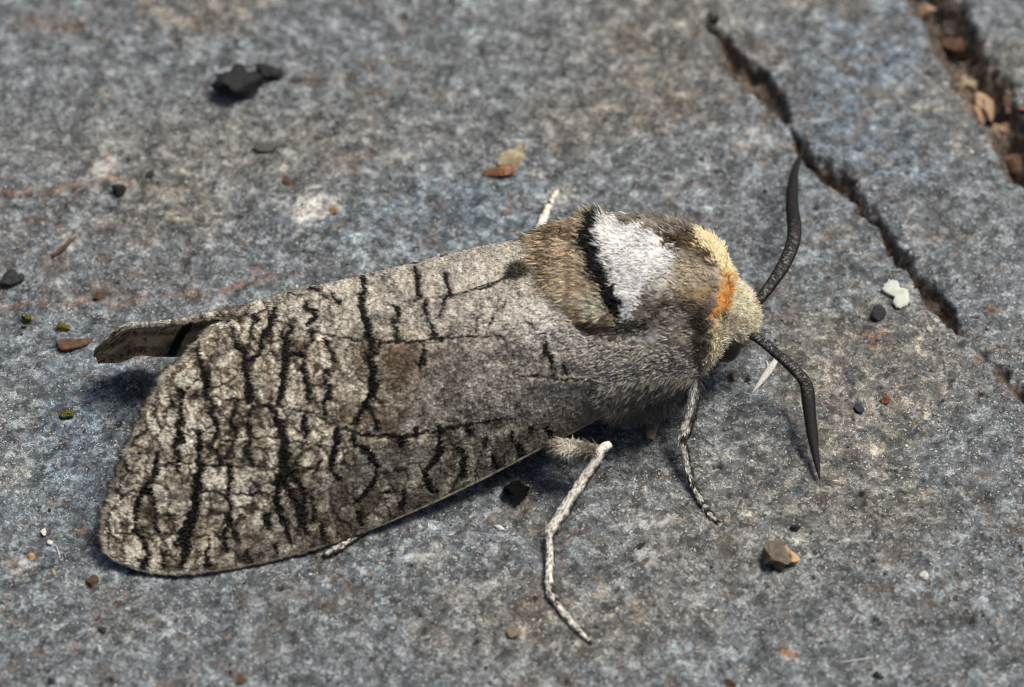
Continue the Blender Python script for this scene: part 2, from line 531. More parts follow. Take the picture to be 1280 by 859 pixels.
# --- wing pattern (photo pixels, full line widths)
WL = [
    [(251, 582, 6), (246, 609, 9), (244, 634, 11), (238, 656, 15), (233, 676, 11), (229, 699, 7), (226, 712, 3)],
    [(237, 657, 12), (226, 668, 6), (222, 684, 4)],
    [(197, 567, 3), (195, 588, 4), (190, 602, 3), (181, 613, 5), (170, 638, 5), (169, 661, 4), (183, 682, 4), (185, 695, 5), (179, 708, 4)],
    [(185, 613, 5), (191, 622, 3), (196, 645, 3), (198, 665, 2)],
    [(287, 582, 5), (288, 597, 6), (284, 612, 2), (288, 640, 4), (287, 655, 5), (279, 668, 3), (283, 691, 3)],
    [(248, 540, 3), (249, 557, 4), (246, 578, 3)],
    [(225, 546, 6), (218, 559, 2), (225, 571, 3), (221, 590, 2)],
    [(263, 556, 3), (275, 571, 3), (273, 582, 3)],
    [(282, 552, 2), (292, 551, 4), (287, 566, 3), (278, 576, 2)],
    [(291, 411, 3), (293, 426, 3), (306, 443, 6), (308, 464, 6), (312, 485, 9), (311, 500, 11)],
    [(344, 390, 6), (340, 405, 5), (333, 418, 5), (325, 432, 4), (322, 445, 3), (314, 453, 3), (306, 446, 4)],
    [(319, 396, 4), (321, 403, 3), (313, 414, 2), (318, 424, 1)],
    [(247, 437, 5), (252, 457, 5), (260, 470, 9), (257, 485, 5), (257, 499, 4), (268, 506, 4), (264, 518, 4), (272, 539, 4), (268, 552, 3)],
    [(225, 490, 6), (226, 514, 4), (224, 539, 7), (227, 552, 4)],
    [(355, 411, 2), (355, 440, 5), (356, 453, 6), (354, 480, 6), (348, 506, 5)],
    [(297, 504, 4), (289, 525, 4), (295, 545, 3), (292, 558, 3)],
    [(316, 510, 4), (310, 527, 4), (316, 545, 3), (308, 562, 3), (315, 581, 3)],
    [(326, 505, 2), (337, 507, 5), (346, 522, 6), (352, 534, 8), (357, 551, 11), (355, 574, 11), (357, 589, 15), (347, 608, 8), (345, 625, 8), (353, 650, 7), (360, 662, 5), (362, 680, 3)],
    [(364, 591, 7), (374, 604, 5), (380, 614, 5), (378, 637, 6), (379, 656, 7), (384, 668, 4)],
    [(356, 600, 5), (360, 610, 5), (370, 627, 4), (374, 637, 4), (374, 648, 4)],
    [(422, 536, 6), (420, 556, 6), (416, 578, 5), (414, 589, 4), (424, 600, 2)],
    [(380, 520, 3), (381, 532, 5), (384, 546, 4)],
    [(403, 574, 3), (395, 587, 2), (392, 596, 2)],
    [(391, 614, 3), (391, 639, 3), (392, 650, 3)],
    [(287, 645, 4), (292, 667, 4), (300, 676, 2)],
    [(333, 648, 7), (337, 660, 7)],
    [(403, 655, 6), (406, 678, 5)],
    [(454, 346, 4), (458, 353, 4), (452, 371, 4), (452, 384, 9), (458, 403, 5), (462, 424, 6), (464, 440, 10), (465, 455, 9), (466, 466, 8), (467, 484, 9), (468, 495, 5), (474, 502, 3)],
    [(468, 490, 5), (459, 501, 6), (451, 516, 6), (445, 531, 5)],
    [(461, 505, 3), (466, 518, 4), (472, 535, 6)],
    [(475, 428, 3), (472, 440, 4), (466, 448, 4)],
    [(395, 390, 5), (393, 400, 4), (386, 405, 2)],
    [(385, 360, 4), (395, 361, 3), (400, 365, 3)],
    [(416, 367, 2), (425, 380, 2)],
    [(383, 378, 3), (384, 388, 4), (395, 390, 3)],
    [(365, 409, 5), (360, 424, 3), (359, 438, 3), (356, 451, 5), (366, 443, 5), (382, 445, 5), (379, 457, 4), (383, 470, 4), (386, 487, 6), (387, 501, 3)],
    [(410, 464, 3), (404, 474, 2), (411, 486, 5), (412, 493, 4), (406, 503, 3), (407, 518, 3)],
    [(407, 426, 3), (416, 438, 3), (420, 450, 3)],
    [(392, 415, 3), (391, 425, 2), (380, 436, 1)],
    [(492, 383, 2), (499, 388, 3), (495, 402, 4), (498, 424, 4)],
    [(533, 375, 3), (532, 394, 3), (541, 411, 4), (545, 422, 5)],
    [(521, 334, 3), (522, 348, 4), (523, 362, 4), (525, 371, 3), (516, 376, 1)],
    [(563, 366, 4), (556, 377, 2), (552, 388, 2), (549, 396, 1)],
    [(555, 341, 1), (562, 362, 2)],
    [(596, 398, 1), (596, 413, 2)], [(616, 398, 2), (615, 405, 2)], [(630, 374, 1), (631, 386, 2)],
    [(529, 430, 2), (529, 446, 6), (527, 457, 5)],
    [(549, 536, 6), (551, 558, 7), (546, 574, 4), (537, 583, 5)],
    [(587, 531, 5), (588, 542, 4)],
    [(568, 556, 3), (574, 561, 4), (581, 570, 5), (578, 585, 6), (580, 597, 5)],
    [(521, 537, 7), (522, 545, 4)], [(504, 550, 8), (505, 559, 5)],
    [(440, 545, 5), (444, 556, 4), (460, 564, 4), (472, 583, 4), (468, 601, 4), (458, 616, 6), (447, 627, 5)],
    [(531, 590, 7), (537, 610, 6), (546, 616, 4)],
    [(449, 640, 7), (451, 656, 6)],
    [(504, 618, 5), (502, 635, 5)], [(489, 614, 2), (478, 618, 3)],
    [(683, 534, 5), (689, 549, 6)], [(649, 556, 6), (653, 568, 6)], [(616, 572, 6), (621, 582, 5)], [(638, 544, 5), (640, 552, 4)],
    [(584, 536, 4), (586, 546, 3)], [(607, 549, 3), (608, 558, 4)], [(668, 534, 3), (664, 541, 5)],
    [(682, 425, 3), (684, 440, 4), (690, 455, 4), (692, 462, 2)], [(705, 455, 2), (707, 466, 4)], [(660, 402, 2), (668, 410, 1)],
    [(310, 690, 3), (313, 702, 4)], [(345, 680, 3), (347, 694, 4)], [(262, 676, 2), (258, 692, 4), (260, 708, 3)], [(205, 690, 3), (207, 712, 2)],
]
VEINS = [
    [(730, 418, 1), (640, 419, 1), (594, 420, 2), (544, 424, 3), (512, 427, 4), (481, 427, 3), (454, 425, 2), (412, 420, 2.5), (390, 414, 2), (340, 400, 1)],
    [(240, 495, 1.5), (262, 497, 2), (297, 500, 2), (330, 504, 2), (350, 508, 3), (390, 518, 1.5), (410, 526, 2.5), (427, 534, 3), (452, 543, 4), (497, 546, 6), (540, 540, 3), (586, 532, 4), (620, 525, 3), (650, 521, 1)],
    [(235, 538, 1), (251, 541, 2), (314, 547, 2), (352, 549, 2), (364, 553, 2), (400, 557, 2), (430, 561, 1)],
    [(215, 578, 1), (225, 579, 2), (254, 581, 2.5), (303, 583, 2), (343, 584, 2), (368, 581, 1.5), (410, 590, 1)],
    [(250, 614, 2), (290, 616, 1), (305, 618, 3), (343, 617, 3)],
    [(196, 643, 1), (205, 643, 2), (241, 644, 2)],
    [(145, 666, 1.5), (225, 668, 2), (290, 672, 1)],
    [(255, 462, 1), (300, 462, 0.8), (356, 470, 0.8), (410, 488, 0.8)],
    [(640, 345, 3), (625, 350, 4), (611, 356, 4), (598, 362, 2), (585, 366, 1.5), (560, 370, 1.5), (531, 374, 1.2), (505, 378, 1)],
    [(645, 469, 1), (676, 471, 3), (704, 474, 4), (731, 475, 3), (760, 472, 3), (800, 466, 2)],
]


def wing_colour(px, py, seed=0):
    """colour of the wing scales from its own markings; also how deep a dark line is"""
    wx = px + (vn(px / 7.0, py / 7.0, 201 + seed) - 0.5) * 5.0 + (vn(px / 2.6, py / 2.6, 205 + seed) - 0.5) * 2.2
    wy = py + (vn(px / 7.0, py / 7.0, 202 + seed) - 0.5) * 5.0 + (vn(px / 2.6, py / 2.6, 206 + seed) - 0.5) * 2.2
    d1 = seg_field(wx, wy, WL)
    d2 = seg_field(wx, wy, VEINS)
    # finer net of cracks between the digitised ones, outer half and along the costa
    zone = np.maximum(sst(560, 380, px + 0.25 * (py - 450)), sst(20, 60, py - np.interp(px, [300, 500, 620, 760], [500, 528, 512, 500])))
    f1, f2, cid = worley(wx / 20.0 + 0.5 * vn(px / 15, py / 15, 210), wy / 27.0 + 0.5 * vn(px / 15, py / 15, 211), 220 + seed)
    net = sst(0.15, 0.03, f2 - f1) * sst(0.22, 0.5, vn(px / 16, py / 16, 212)) * zone
    g1, g2, gid = worley(wx / 9.0, wy / 10.0, 230 + seed)
    net2 = sst(0.18, 0.03, g2 - g1) * sst(0.35, 0.65, vn(px / 22, py / 22, 213)) * zone
    big = fbm(px / 60.0, py / 60.0, 214, 3)
    mott = fbm(px / 12.0, py / 12.0, 215, 3)
    fine = fbm(px / 3.2, py / 3.2, 216, 2)
    t = 0.27 + 1.35 * (mott - 0.5) + 0.85 * (fine - 0.5) - 0.05 + 0.5 * (cid - 0.5) * zone + 0.7 * (big - 0.5)
    # pale rims next to dark lines, browner cell centres
    dd = np.minimum(d1, (f2 - f1) * 11.0 + (1 - zone) * 9)
    rim = np.exp(-((dd - 4.5) / 3.2) ** 2) * zone
    t = t + 0.60 * rim + 0.16
    base = np.zeros(px.shape + (3,))
    st = [0.0, 0.25, 0.5, 0.75, 1.0, 1.3]
    cs = np.array([[0.036, 0.028, 0.019], [0.105, 0.085, 0.060], [0.22, 0.186, 0.140], [0.385, 0.338, 0.262], [0.58, 0.525, 0.42], [0.78, 0.735, 0.61]])
    for k in range(3):
        base[..., k] = np.interp(t, st, cs[:, k])
    # even cool grey field towards the wing base
    inner = sst(470, 600, px) * sst(560, 500, py)
    gt = 0.29 + 0.42 * (mott - 0.5) + 0.44 * (fine - 0.5)
    grey = gt[..., None] * np.array([1.05, 0.96, 0.87])
    base = mixc(base, grey, inner * 0.8)
    # pale dorsal strip
    ds = sst(20, -12, py - np.interp(px, [270, 400, 480, 560, 640], [400, 412, 415, 410, 400])) * sst(250, 400, px)
    pale = (0.42 + 0.40 * (mott - 0.5) + 0.46 * (fine - 0.5))[..., None] * np.array([1.02, 0.95, 0.83])
    base = mixc(base, pale, ds * 0.75)
    # warm brown smudges
    for (bx, by, rx, ry, k) in ((500, 450, 30, 26, 1.1), (447, 446, 15, 20, 1.1), (455, 522, 38, 14, 0.8), (385, 485, 26, 34, 0.45), (490, 530, 26, 14, 0.5), (510, 500, 30, 18, 0.3),
                                (420, 500, 24, 24, 0.35), (335, 480, 9, 20, 0.5), (296, 480, 14, 16, 0.35), (330, 530, 14, 22, 0.25), (380, 600, 30, 40, 0.3), (270, 560, 14, 20, 0.2)):
        m = np.exp(-(((wx - bx) / rx) ** 2 + ((wy - by) / ry) ** 2)) * k * (0.55 + 0.9 * (mott - 0.2))
        base = mixc(base, np.array([0.125, 0.078, 0.048]), np.clip(m, 0, 0.9))
    # darker costal field
    cost = sst(0, 40, py - np.interp(px, [120, 300, 440, 600, 700, 800], [720, 640, 555, 520, 500, 482]))
    cm = np.clip(cost * (0.72 - 0.9 * (mott - 0.5)) * sst(200, 330, px), 0, 0.8)
    base = mixc(base, np.array([0.085, 0.072, 0.060]), cm)
    # cream patches
    for (bx, by, rx, ry, k) in ((428, 440, 14, 16, 0.8), (512, 532, 12, 10, 0.9), (462, 580, 13, 15, 0.75), (480, 577, 11, 16, 0.7), (527, 568, 12, 10, 0.6), (308, 600, 16, 10, 0.45),
                                (532, 492, 12, 16, 0.6), (325, 470, 7, 26, 0.55), (348, 475, 5, 28, 0.6), (365, 395, 24, 12, 0.6), (285, 440, 14, 9, 0.55), (545, 520, 9, 14, 0.4), (610, 478, 9, 12, 0.4),
                                (430, 402, 22, 12, 0.3), (250, 630, 22, 16, 0.35), (210, 620, 16, 16, 0.3)):
        m = np.exp(-(((wx - bx) / rx) ** 2 + ((wy - by) / ry) ** 2)) * k * np.clip(0.2 + 1.6 * (fbm(px / 5, py / 5, 240, 2) - 0.25), 0, 1.2)
        base = mixc(base, np.array([0.60, 0.585, 0.52]), np.clip(m, 0, 0.95))
    # grey-white scales by the thorax
    m = np.exp(-(((px - 690) / 60) ** 2 + ((py - 405) / 30) ** 2)) * np.clip(0.3 + 1.4 * (fine - 0.2), 0, 1) * 0.95
    base = mixc(base, np.array([0.62, 0.595, 0.555]), m)
    fld = np.exp(-(((px - 700) / 34) ** 2 + ((py - 480) / 3.4) ** 2)) * 0.7  # lit edge of the fold, painted as a pale line
    base = mixc(base, np.array([0.50, 0.46, 0.38]), fld)
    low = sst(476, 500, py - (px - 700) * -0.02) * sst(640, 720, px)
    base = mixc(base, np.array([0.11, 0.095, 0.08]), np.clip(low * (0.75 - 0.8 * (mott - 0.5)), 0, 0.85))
    dark = np.array([0.012, 0.010, 0.009])
    jag = (vn(px / 2.3, py / 2.3, 245) - 0.5) * 2.3 + (vn(px / 6, py / 6, 246) - 0.5) * 2.2
    k1 = sst(1.2, -0.7, d1 - 0.5 + jag)
    k2 = sst(0.9, -0.8, d2 + 0.4 * jag) * 0.92
    soft = 0.55 * sst(5.5, 0.0, d1 + jag)
    base = mixc(base, np.array([0.030, 0.024, 0.018]), np.clip(np.maximum(0.8 * net, 0.42 * net2), 0, 0.9))
    base = mixc(base, np.array([0.06, 0.048, 0.038]), soft)
    base = mixc(base, dark, np.maximum(k1, k2))
    # scale-to-scale scatter
    base = base * (0.62 + 0.76 * vn(px / 1.6, py / 2.0, 250))[..., None]
    return base, np.maximum(np.maximum(k1, k2), 0.4 * net)


def coons(b0, b1, s0, s1, nu, nv):
    """b0: v=0 edge along u, b1: v=1 edge along u, s0: u=0 edge along v, s1: u=1 edge along v"""
    u = np.linspace(0, 1, nu)[:, None, None]; v = np.linspace(0, 1, nv)[None, :, None]
    B0 = spline(b0, nu)[:, None]; B1 = spline(b1, nu)[:, None]
    S0 = spline(s0, nv)[None]; S1 = spline(s1, nv)[None]
    return (1 - v) * B0 + v * B1 + (1 - u) * S0 + u * S1 - (
        (1 - u) * (1 - v) * B0[:1] + u * (1 - v) * B0[-1:] + (1 - u) * v * B1[:1] + u * v * B1[-1:])


def wing_mesh(name, G, pxs, pys, thick, parent, relief=0.085, under=None, stride=6):
    nu, nv = G.shape[:2]
    N = grid_normals(G)
    if N[nu // 2, nv // 2, 2] < 0: N = -N
    C, dk = wing_colour(pxs, pys)
    edge = np.minimum(np.minimum(np.arange(nu), np.arange(nu)[::-1])[:, None] / 6.0, np.minimum(np.arange(nv), np.arange(nv)[::-1])[None] / 6.0)
    edge = np.clip(edge, 0, 1)
    grain = vn(pxs / 1.7, pys / 2.0, 300) * 0.6 + vn(pxs / 4.0, pys / 4.0, 301) * 0.8
    top = G + N * (edge * (relief * (grain - 0.7) - 0.12 * dk))[..., None]
    iu = np.unique(np.append(np.arange(0, nu, stride), nu - 1)); iv = np.unique(np.append(np.arange(0, nv, stride), nv - 1))
    bot = (G - N * (thick * edge)[..., None])[np.ix_(iu, iv)]
    if under is None:
        cb = np.full((len(iu), len(iv), 3), 0.16) * np.array([1.0, 0.9, 0.78])
    else:
        cb = under(pxs[np.ix_(iu, iv)], pys[np.ix_(iu, iv)])
    V = np.vstack([top.reshape(-1, 3), bot.reshape(-1, 3)])
    F = np.vstack([grid_faces(nu, nv), grid_faces(len(iu), len(iv), nu * nv, True)])
    return mesh_obj(name, V, F, M_WING, parent, np.vstack([C.reshape(-1, 3), cb.reshape(-1, 3)])), N, C


# --- near forewing
RIDGE = [(706, 334, 9.6), (668, 336, 10.0), (647, 341, 10.1), (611, 355, 10.1), (585, 364, 10.1), (560, 369, 10.0), (531, 373, 9.9), (495, 378, 9.8), (460, 383, 9.6), (431, 387, 9.4),
         (391, 391, 9.1), (350, 391, 8.8), (316, 394, 8.5), (289, 398, 8.2), (267, 406, 8.0)]
OUTER = [(267, 406, 8.0), (243, 430, 7.6), (216, 460, 6.8), (205, 471, 6.5), (187, 504, 5.5), (175, 527, 4.8), (164, 550, 4.1), (151, 582, 3.2), (139, 618, 2.2), (130, 646, 1.4), (128, 667, 1.0), (133, 690, 0.6), (146, 702, 0.45)]
COSTA = [(872, 468, 5.6), (835, 488, 5.0), (790, 506, 4.4), (740, 528, 3.7), (690, 553, 2.9), (650, 574, 2.3), (600, 600, 1.7), (537, 630, 1.2), (480, 655, 0.8), (440, 671, 0.6), (400, 685, 0.5),
         (340, 701, 0.4), (280, 713, 0.35), (230, 718, 0.35), (195, 717, 0.35), (165, 710, 0.4), (146, 702, 0.45)]
BASEE = [(706, 334, 9.6), (740, 380, 8.9), (800, 420, 7.9), (848, 446, 6.8), (872, 468, 5.6)]
NU, NV = 720, 340
W = coons(RIDGE, COSTA, BASEE, OUTER, NU, NV)
uu = np.linspace(0, 1, NU)[:, None]; vv = np.linspace(0, 1, NV)[None]
bul = 1.5 * (4 * vv * (1 - vv)) ** 0.9 * (0.55 + 0.45 * uu) * (1 - 0.5 * uu ** 8)
wav = (fbm(uu * 5 + 0 * vv, vv * 2.2 + 0 * uu, 310, 3) - 0.5) * 0.9 * (4 * vv * (1 - vv)) * np.clip(4 * uu, 0, 1)
ribs = 0.035 * np.sin(2 * np.pi * (vv * 7.3 + 0.3 * uu)) * sst(0.35, 0.7, uu) * (4 * vv * (1 - vv))
hz = W[..., 2] + bul + wav + ribs
fold = np.exp(-((W[..., 1] - (477 - 0.03 * (W[..., 0] - 700))) / 6.0) ** 2) * sst(640, 690, W[..., 0]) * sst(760, 730, W[..., 0])
hz = hz + 0.16 * fold
near_pts = P(W[..., 0], W[..., 1], hz)
# ragged outer edge: pull the last rows in and out a little
GW, _n, _c = near_pts, None, None
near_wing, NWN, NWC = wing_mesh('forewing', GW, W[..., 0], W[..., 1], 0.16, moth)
tag(near_wing, 'broad grey forewing with black bark-like cracks turned to the viewer')

# --- far forewing: seen as a strip over the ridge, then its underside past the near wing's end
SEC = [  # inner edge (px, py, z), crest (px, py, z), outer edge as an offset from the crest in mm
    ((700, 326, 9.3), (704, 286, 8.8), (1.0, 4.2, -5.6)),
    ((668, 335, 9.8), (672, 297, 9.4), (0.5, 4.6, -6.6)),
    ((611, 354, 9.9), (605, 310, 9.5), (0.2, 4.8, -7.4)),
    ((560, 369, 9.8), (557, 321, 9.4), (0, 4.8, -7.8)),
    ((495, 378, 9.6), (492, 336, 9.2), (0, 4.6, -8.0)),
    ((431, 388, 9.2), (428, 351, 8.9), (-0.3, 4.3, -7.9)),
    ((370, 392, 8.8), (366, 364, 8.6), (-0.5, 3.9, -7.7)),
    ((316, 396, 8.2), (312, 379, 8.2), (-0.8, 3.2, -7.3)),
    ((289, 399, 7.9), (286, 387, 7.8), (-1.0, 2.7, -6.9)),
    ((262, 400, 7.6), (255, 392, 7.5), (-0.8, 2.3, -6.6)),
    ((232, 404, 7.2), (225, 399, 7.2), (-0.4, 2.1, -6.2)),
    ((190, 408, 6.6), (184, 403, 6.5), (0.0, 1.8, -5.6)),
    ((160, 411, 5.9), (155, 406, 5.8), (0.3, 1.5, -4.9)),
    ((140, 424, 5.0), (136, 420, 4.9), (0.2, 1.1, -4.0)),
    ((123, 437, 4.0), (120, 434, 4.0), (0.1, 0.8, -2.6)),
    ((118, 446, 3.2), (116.5, 444, 3.2), (0.1, 0.5, -1.5)),
]
NU2, NV2 = 520, 130
inn = np.array([P(*s[0]) for s in SEC]); cre = np.array([P(*s[1]) for s in SEC]); off = np.array([s[2] for s in SEC])
pp = np.concatenate([inn, cre, off, np.array([[s[0][0], s[0][1]] for s in SEC]), np.array([[s[1][0], s[1][1]] for s in SEC])], 1)
key = np.concatenate([cre[:, :2], pp], 1)
kk = spline(key, NU2)[:, 2:]
inn, cre, off = kk[:, 0:3], kk[:, 3:6], kk[:, 6:9]
outp = cre + off
rag = (fbm(np.linspace(0, 40, NU2), np.zeros(NU2), 330, 3) - 0.5) * 0.35
v2 = np.linspace(0, 1, NV2)
FW = np.zeros((NU2, NV2, 3))
for j, v in enumerate(v2):
    if v < 0.35:
        t = v / 0.35
        arc = np.array([0, 0, 0.35]) * (4 * t * (1 - t))
        FW[:, j] = inn * (1 - t) + cre * t + arc * np.clip(np.linalg.norm(inn - cre, axis=1) / 2.0, 0, 1)[:, None]
    else:
        t = (v - 0.35) / 0.65
        q = cre * (1 - t) + outp * t
        q[:, 1] += 0.9 * 4 * t * (1 - t) * np.linalg.norm(off, axis=1) / 9.0
        FW[:, j] = q
FW[:, 0] += np.array([0, 0, 1])[None] * rag[:, None] * 0.6
fx, fy = to_px(FW)
fpy = fy + (v2[None] > 0.35) * (fx * 0)
# markings on the hidden outer half: carried outward in wing coordinates, mirrored from the near wing
mv = np.clip((v2 - 0.35) / 0.65, 0, 1)[None]
patx = np.where(v2[None] < 0.35, fx, fx + 30 * mv)
paty = np.where(v2[None] < 0.35, fy, cre_py := to_px(cre)[1][:, None] + 230 * mv)


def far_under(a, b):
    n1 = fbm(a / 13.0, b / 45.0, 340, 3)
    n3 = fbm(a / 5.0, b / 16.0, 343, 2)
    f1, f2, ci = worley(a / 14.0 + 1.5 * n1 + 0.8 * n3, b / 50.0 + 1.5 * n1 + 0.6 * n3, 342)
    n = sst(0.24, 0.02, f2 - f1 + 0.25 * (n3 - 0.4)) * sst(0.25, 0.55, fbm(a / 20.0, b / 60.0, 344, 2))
    c = np.clip(0.58 + 0.9 * (n1 - 0.5) + 0.5 * (n3 - 0.5), 0.08, 0.68)[..., None] * np.array([1.3, 0.95, 0.56])  # brighter than a real underside, standing in for light bounced off the stone
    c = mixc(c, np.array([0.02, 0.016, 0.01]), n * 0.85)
    c = mixc(c, np.array([0.015, 0.012, 0.008]), sst(9, 5, np.abs(a - 246 + 5 * n1)))  # shaded gap beside the near wing, painted as a dark band
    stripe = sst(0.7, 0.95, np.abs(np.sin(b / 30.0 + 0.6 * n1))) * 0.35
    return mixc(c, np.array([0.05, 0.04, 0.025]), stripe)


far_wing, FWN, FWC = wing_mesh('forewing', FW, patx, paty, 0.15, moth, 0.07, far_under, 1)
tag(far_wing, 'far forewing showing its brown underside at the tip')


# --- fringe of scales on the outer edges
def fringe(parent, edge, outd, norm, n, lmin, lmax, wd, seed):
    r = np.random.default_rng(seed)
    i = np.sort(r.uniform(0, len(edge) - 1.001, n)); k = i.astype(int); f = (i - k)[:, None]
    root = edge[k] * (1 - f) + edge[k + 1] * f
    d = outd[k] + r.normal(0, 0.12, (n, 3)) + norm[k] * r.normal(0.0, 0.08, (n, 1))
    lump = 0.25 + 0.95 * vn(i / 6.0, np.zeros(n), seed) * (0.6 + 0.4 * (vn(i / 2.5, np.zeros(n), seed + 3) > 0.35))
    L = (lmin + (lmax - lmin) * r.random(n)) * lump
    px_, py_ = to_px(root)
    c, _ = wing_colour(px_, py_)
    c = 0.5 * c + 0.5 * np.array([0.24, 0.21, 0.17]) * (0.55 + 0.9 * r.random((n, 1)))
    V, F, C = strands(root - outd[k] * 0.12, d, L + 0.12, np.full(n, wd), r.normal(0, 0.15, (n, 3)), c, 0.9)
    return mesh_obj('fringe', V, F, M_FUR, parent, C)


def unit(a):
    return a / (np.linalg.norm(a, axis=-1, keepdims=True) + 1e-9)


fringe(near_wing, GW[-1], unit(GW[-1] - GW[-12]), NWN[-1], 9000, 0.18, 0.62, 0.085, 11)
fringe(near_wing, GW[480:, -1], unit(GW[480:, -1] - GW[480:, -12]), NWN[480:, -1], 1500, 0.08, 0.22, 0.07, 12)
fringe(far_wing, FW[330:, 0], unit(FW[330:, 0] - FW[330:, 8]), FWN[330:, 0], 1600, 0.10, 0.3, 0.07, 13)
# stiff leading edge of the near wing
ce = GW[130:430, -1] + np.array([0, 0.05, -0.05])
V, F, tt, an = tube(ce[::3], 0.03 + 0.085 * np.sin(np.pi * np.linspace(0.06, 0.94, len(ce[::3]))) ** 0.7, 8)
nz = vn(V[:, 0] * 6, V[:, 1] * 6, 350)[:, None]
mesh_obj('costal_vein', V, F, M_LEG, near_wing, np.array([0.22, 0.19, 0.15]) * (0.25 + 1.2 * nz))

# --- short scales lying on the wings
def wing_scales(parent, G, N, C, n, seed, urange, vrange, L, wd):
    r = np.random.default_rng(seed)
    a = r.integers(int(urange[0] * G.shape[0]), int(urange[1] * G.shape[0]) - 1, n)
    b = r.integers(int(vrange[0] * G.shape[1]), int(vrange[1] * G.shape[1]) - 1, n)
    du = unit(np.gradient(G, axis=0))
    d = du[a, b] + N[a, b] * r.uniform(0.12, 0.42, (n, 1)) + r.normal(0, 0.22, (n, 3))
    c = np.clip(C[a, b] * r.uniform(0.55, 1.75, (n, 1)), 0, 0.85)
    V, F, CC = strands(G[a, b] - N[a, b] * 0.03, d, L * r.uniform(0.6, 1.3, n), np.full(n, wd) * r.uniform(0.7, 1.3, n), -N[a, b] * 0.2, c, 1.08)
    return mesh_obj('wing_scales', V, F, M_FUR, parent, CC)


tag(wing_scales(near_wing, GW, NWN, NWC, 36000, 21, (0.02, 0.995), (0.0, 0.995), 0.26, 0.075), kind='stuff')
tag(wing_scales(far_wing, FW, FWN, FWC, 7000, 22, (0.02, 0.97), (0.02, 0.5), 0.24, 0.07), kind='stuff')

# --- body: one loft from the head to the end of the abdomen
ST = [  # centre px, py, z, half width (across), half height
    (945, 399, 3.9, 0.15, 0.15), (941, 398, 4.0, 1.0, 0.9), (932, 397, 4.15, 1.75, 1.55), (918, 395, 4.35, 2.15, 1.95), (908, 393, 4.6, 2.2, 2.1), (900, 391, 4.8, 2.7, 2.6), (891, 389, 5.0, 3.55, 3.4),
    (880, 387, 5.2, 4.35, 4.05), (864, 384, 5.5, 5.2, 4.75), (840, 381, 5.8, 5.55, 5.15), (800, 379, 6.0, 5.8, 5.4), (760, 378, 6.1, 5.75, 5.45), (735, 377, 6.2, 5.7, 5.45), (726, 377, 6.15, 5.4, 5.1), (716, 377, 6.0, 5.35, 4.95), (695, 380, 5.9, 5.05, 4.7),
    (672, 384, 5.7, 4.4, 4.2), (650, 392, 5.3, 3.9, 3.7), (560, 418, 4.9, 3.6, 3.5), (430, 440, 4.4, 3.4, 3.2), (340, 450, 3.9, 2.6, 2.5), (290, 455, 3.5, 1.4, 1.4), (275, 456, 3.4, 0.15, 0.15)]
sp = spline([(s[0], s[1], s[2], s[3], s[4]) for s in ST], 300)
cen = P(sp[:, 0], sp[:, 1], sp[:, 2])
T = unit(np.gradient(cen, axis=0))
A = unit(np.cross(np.array([0, 0, 1.0])[None], T)); B = np.cross(T, A)
NT = 160
th = np.linspace(0, 2 * np.pi, NT, endpoint=False)
BG = cen[:, None] + sp[:, 3][:, None, None] * np.cos(th)[None, :, None] * A[:, None] + sp[:, 4][:, None, None] * np.sin(th)[None, :, None] * B[:, None]
_du = np.gradient(BG, axis=0); _dv = np.roll(BG, -1, 1) - np.roll(BG, 1, 1)
BN = unit(np.cross(_du, _dv))
BN = BN * np.sign((BN * (BG - cen[:, None])).sum(-1, keepdims=True) + 1e-9)


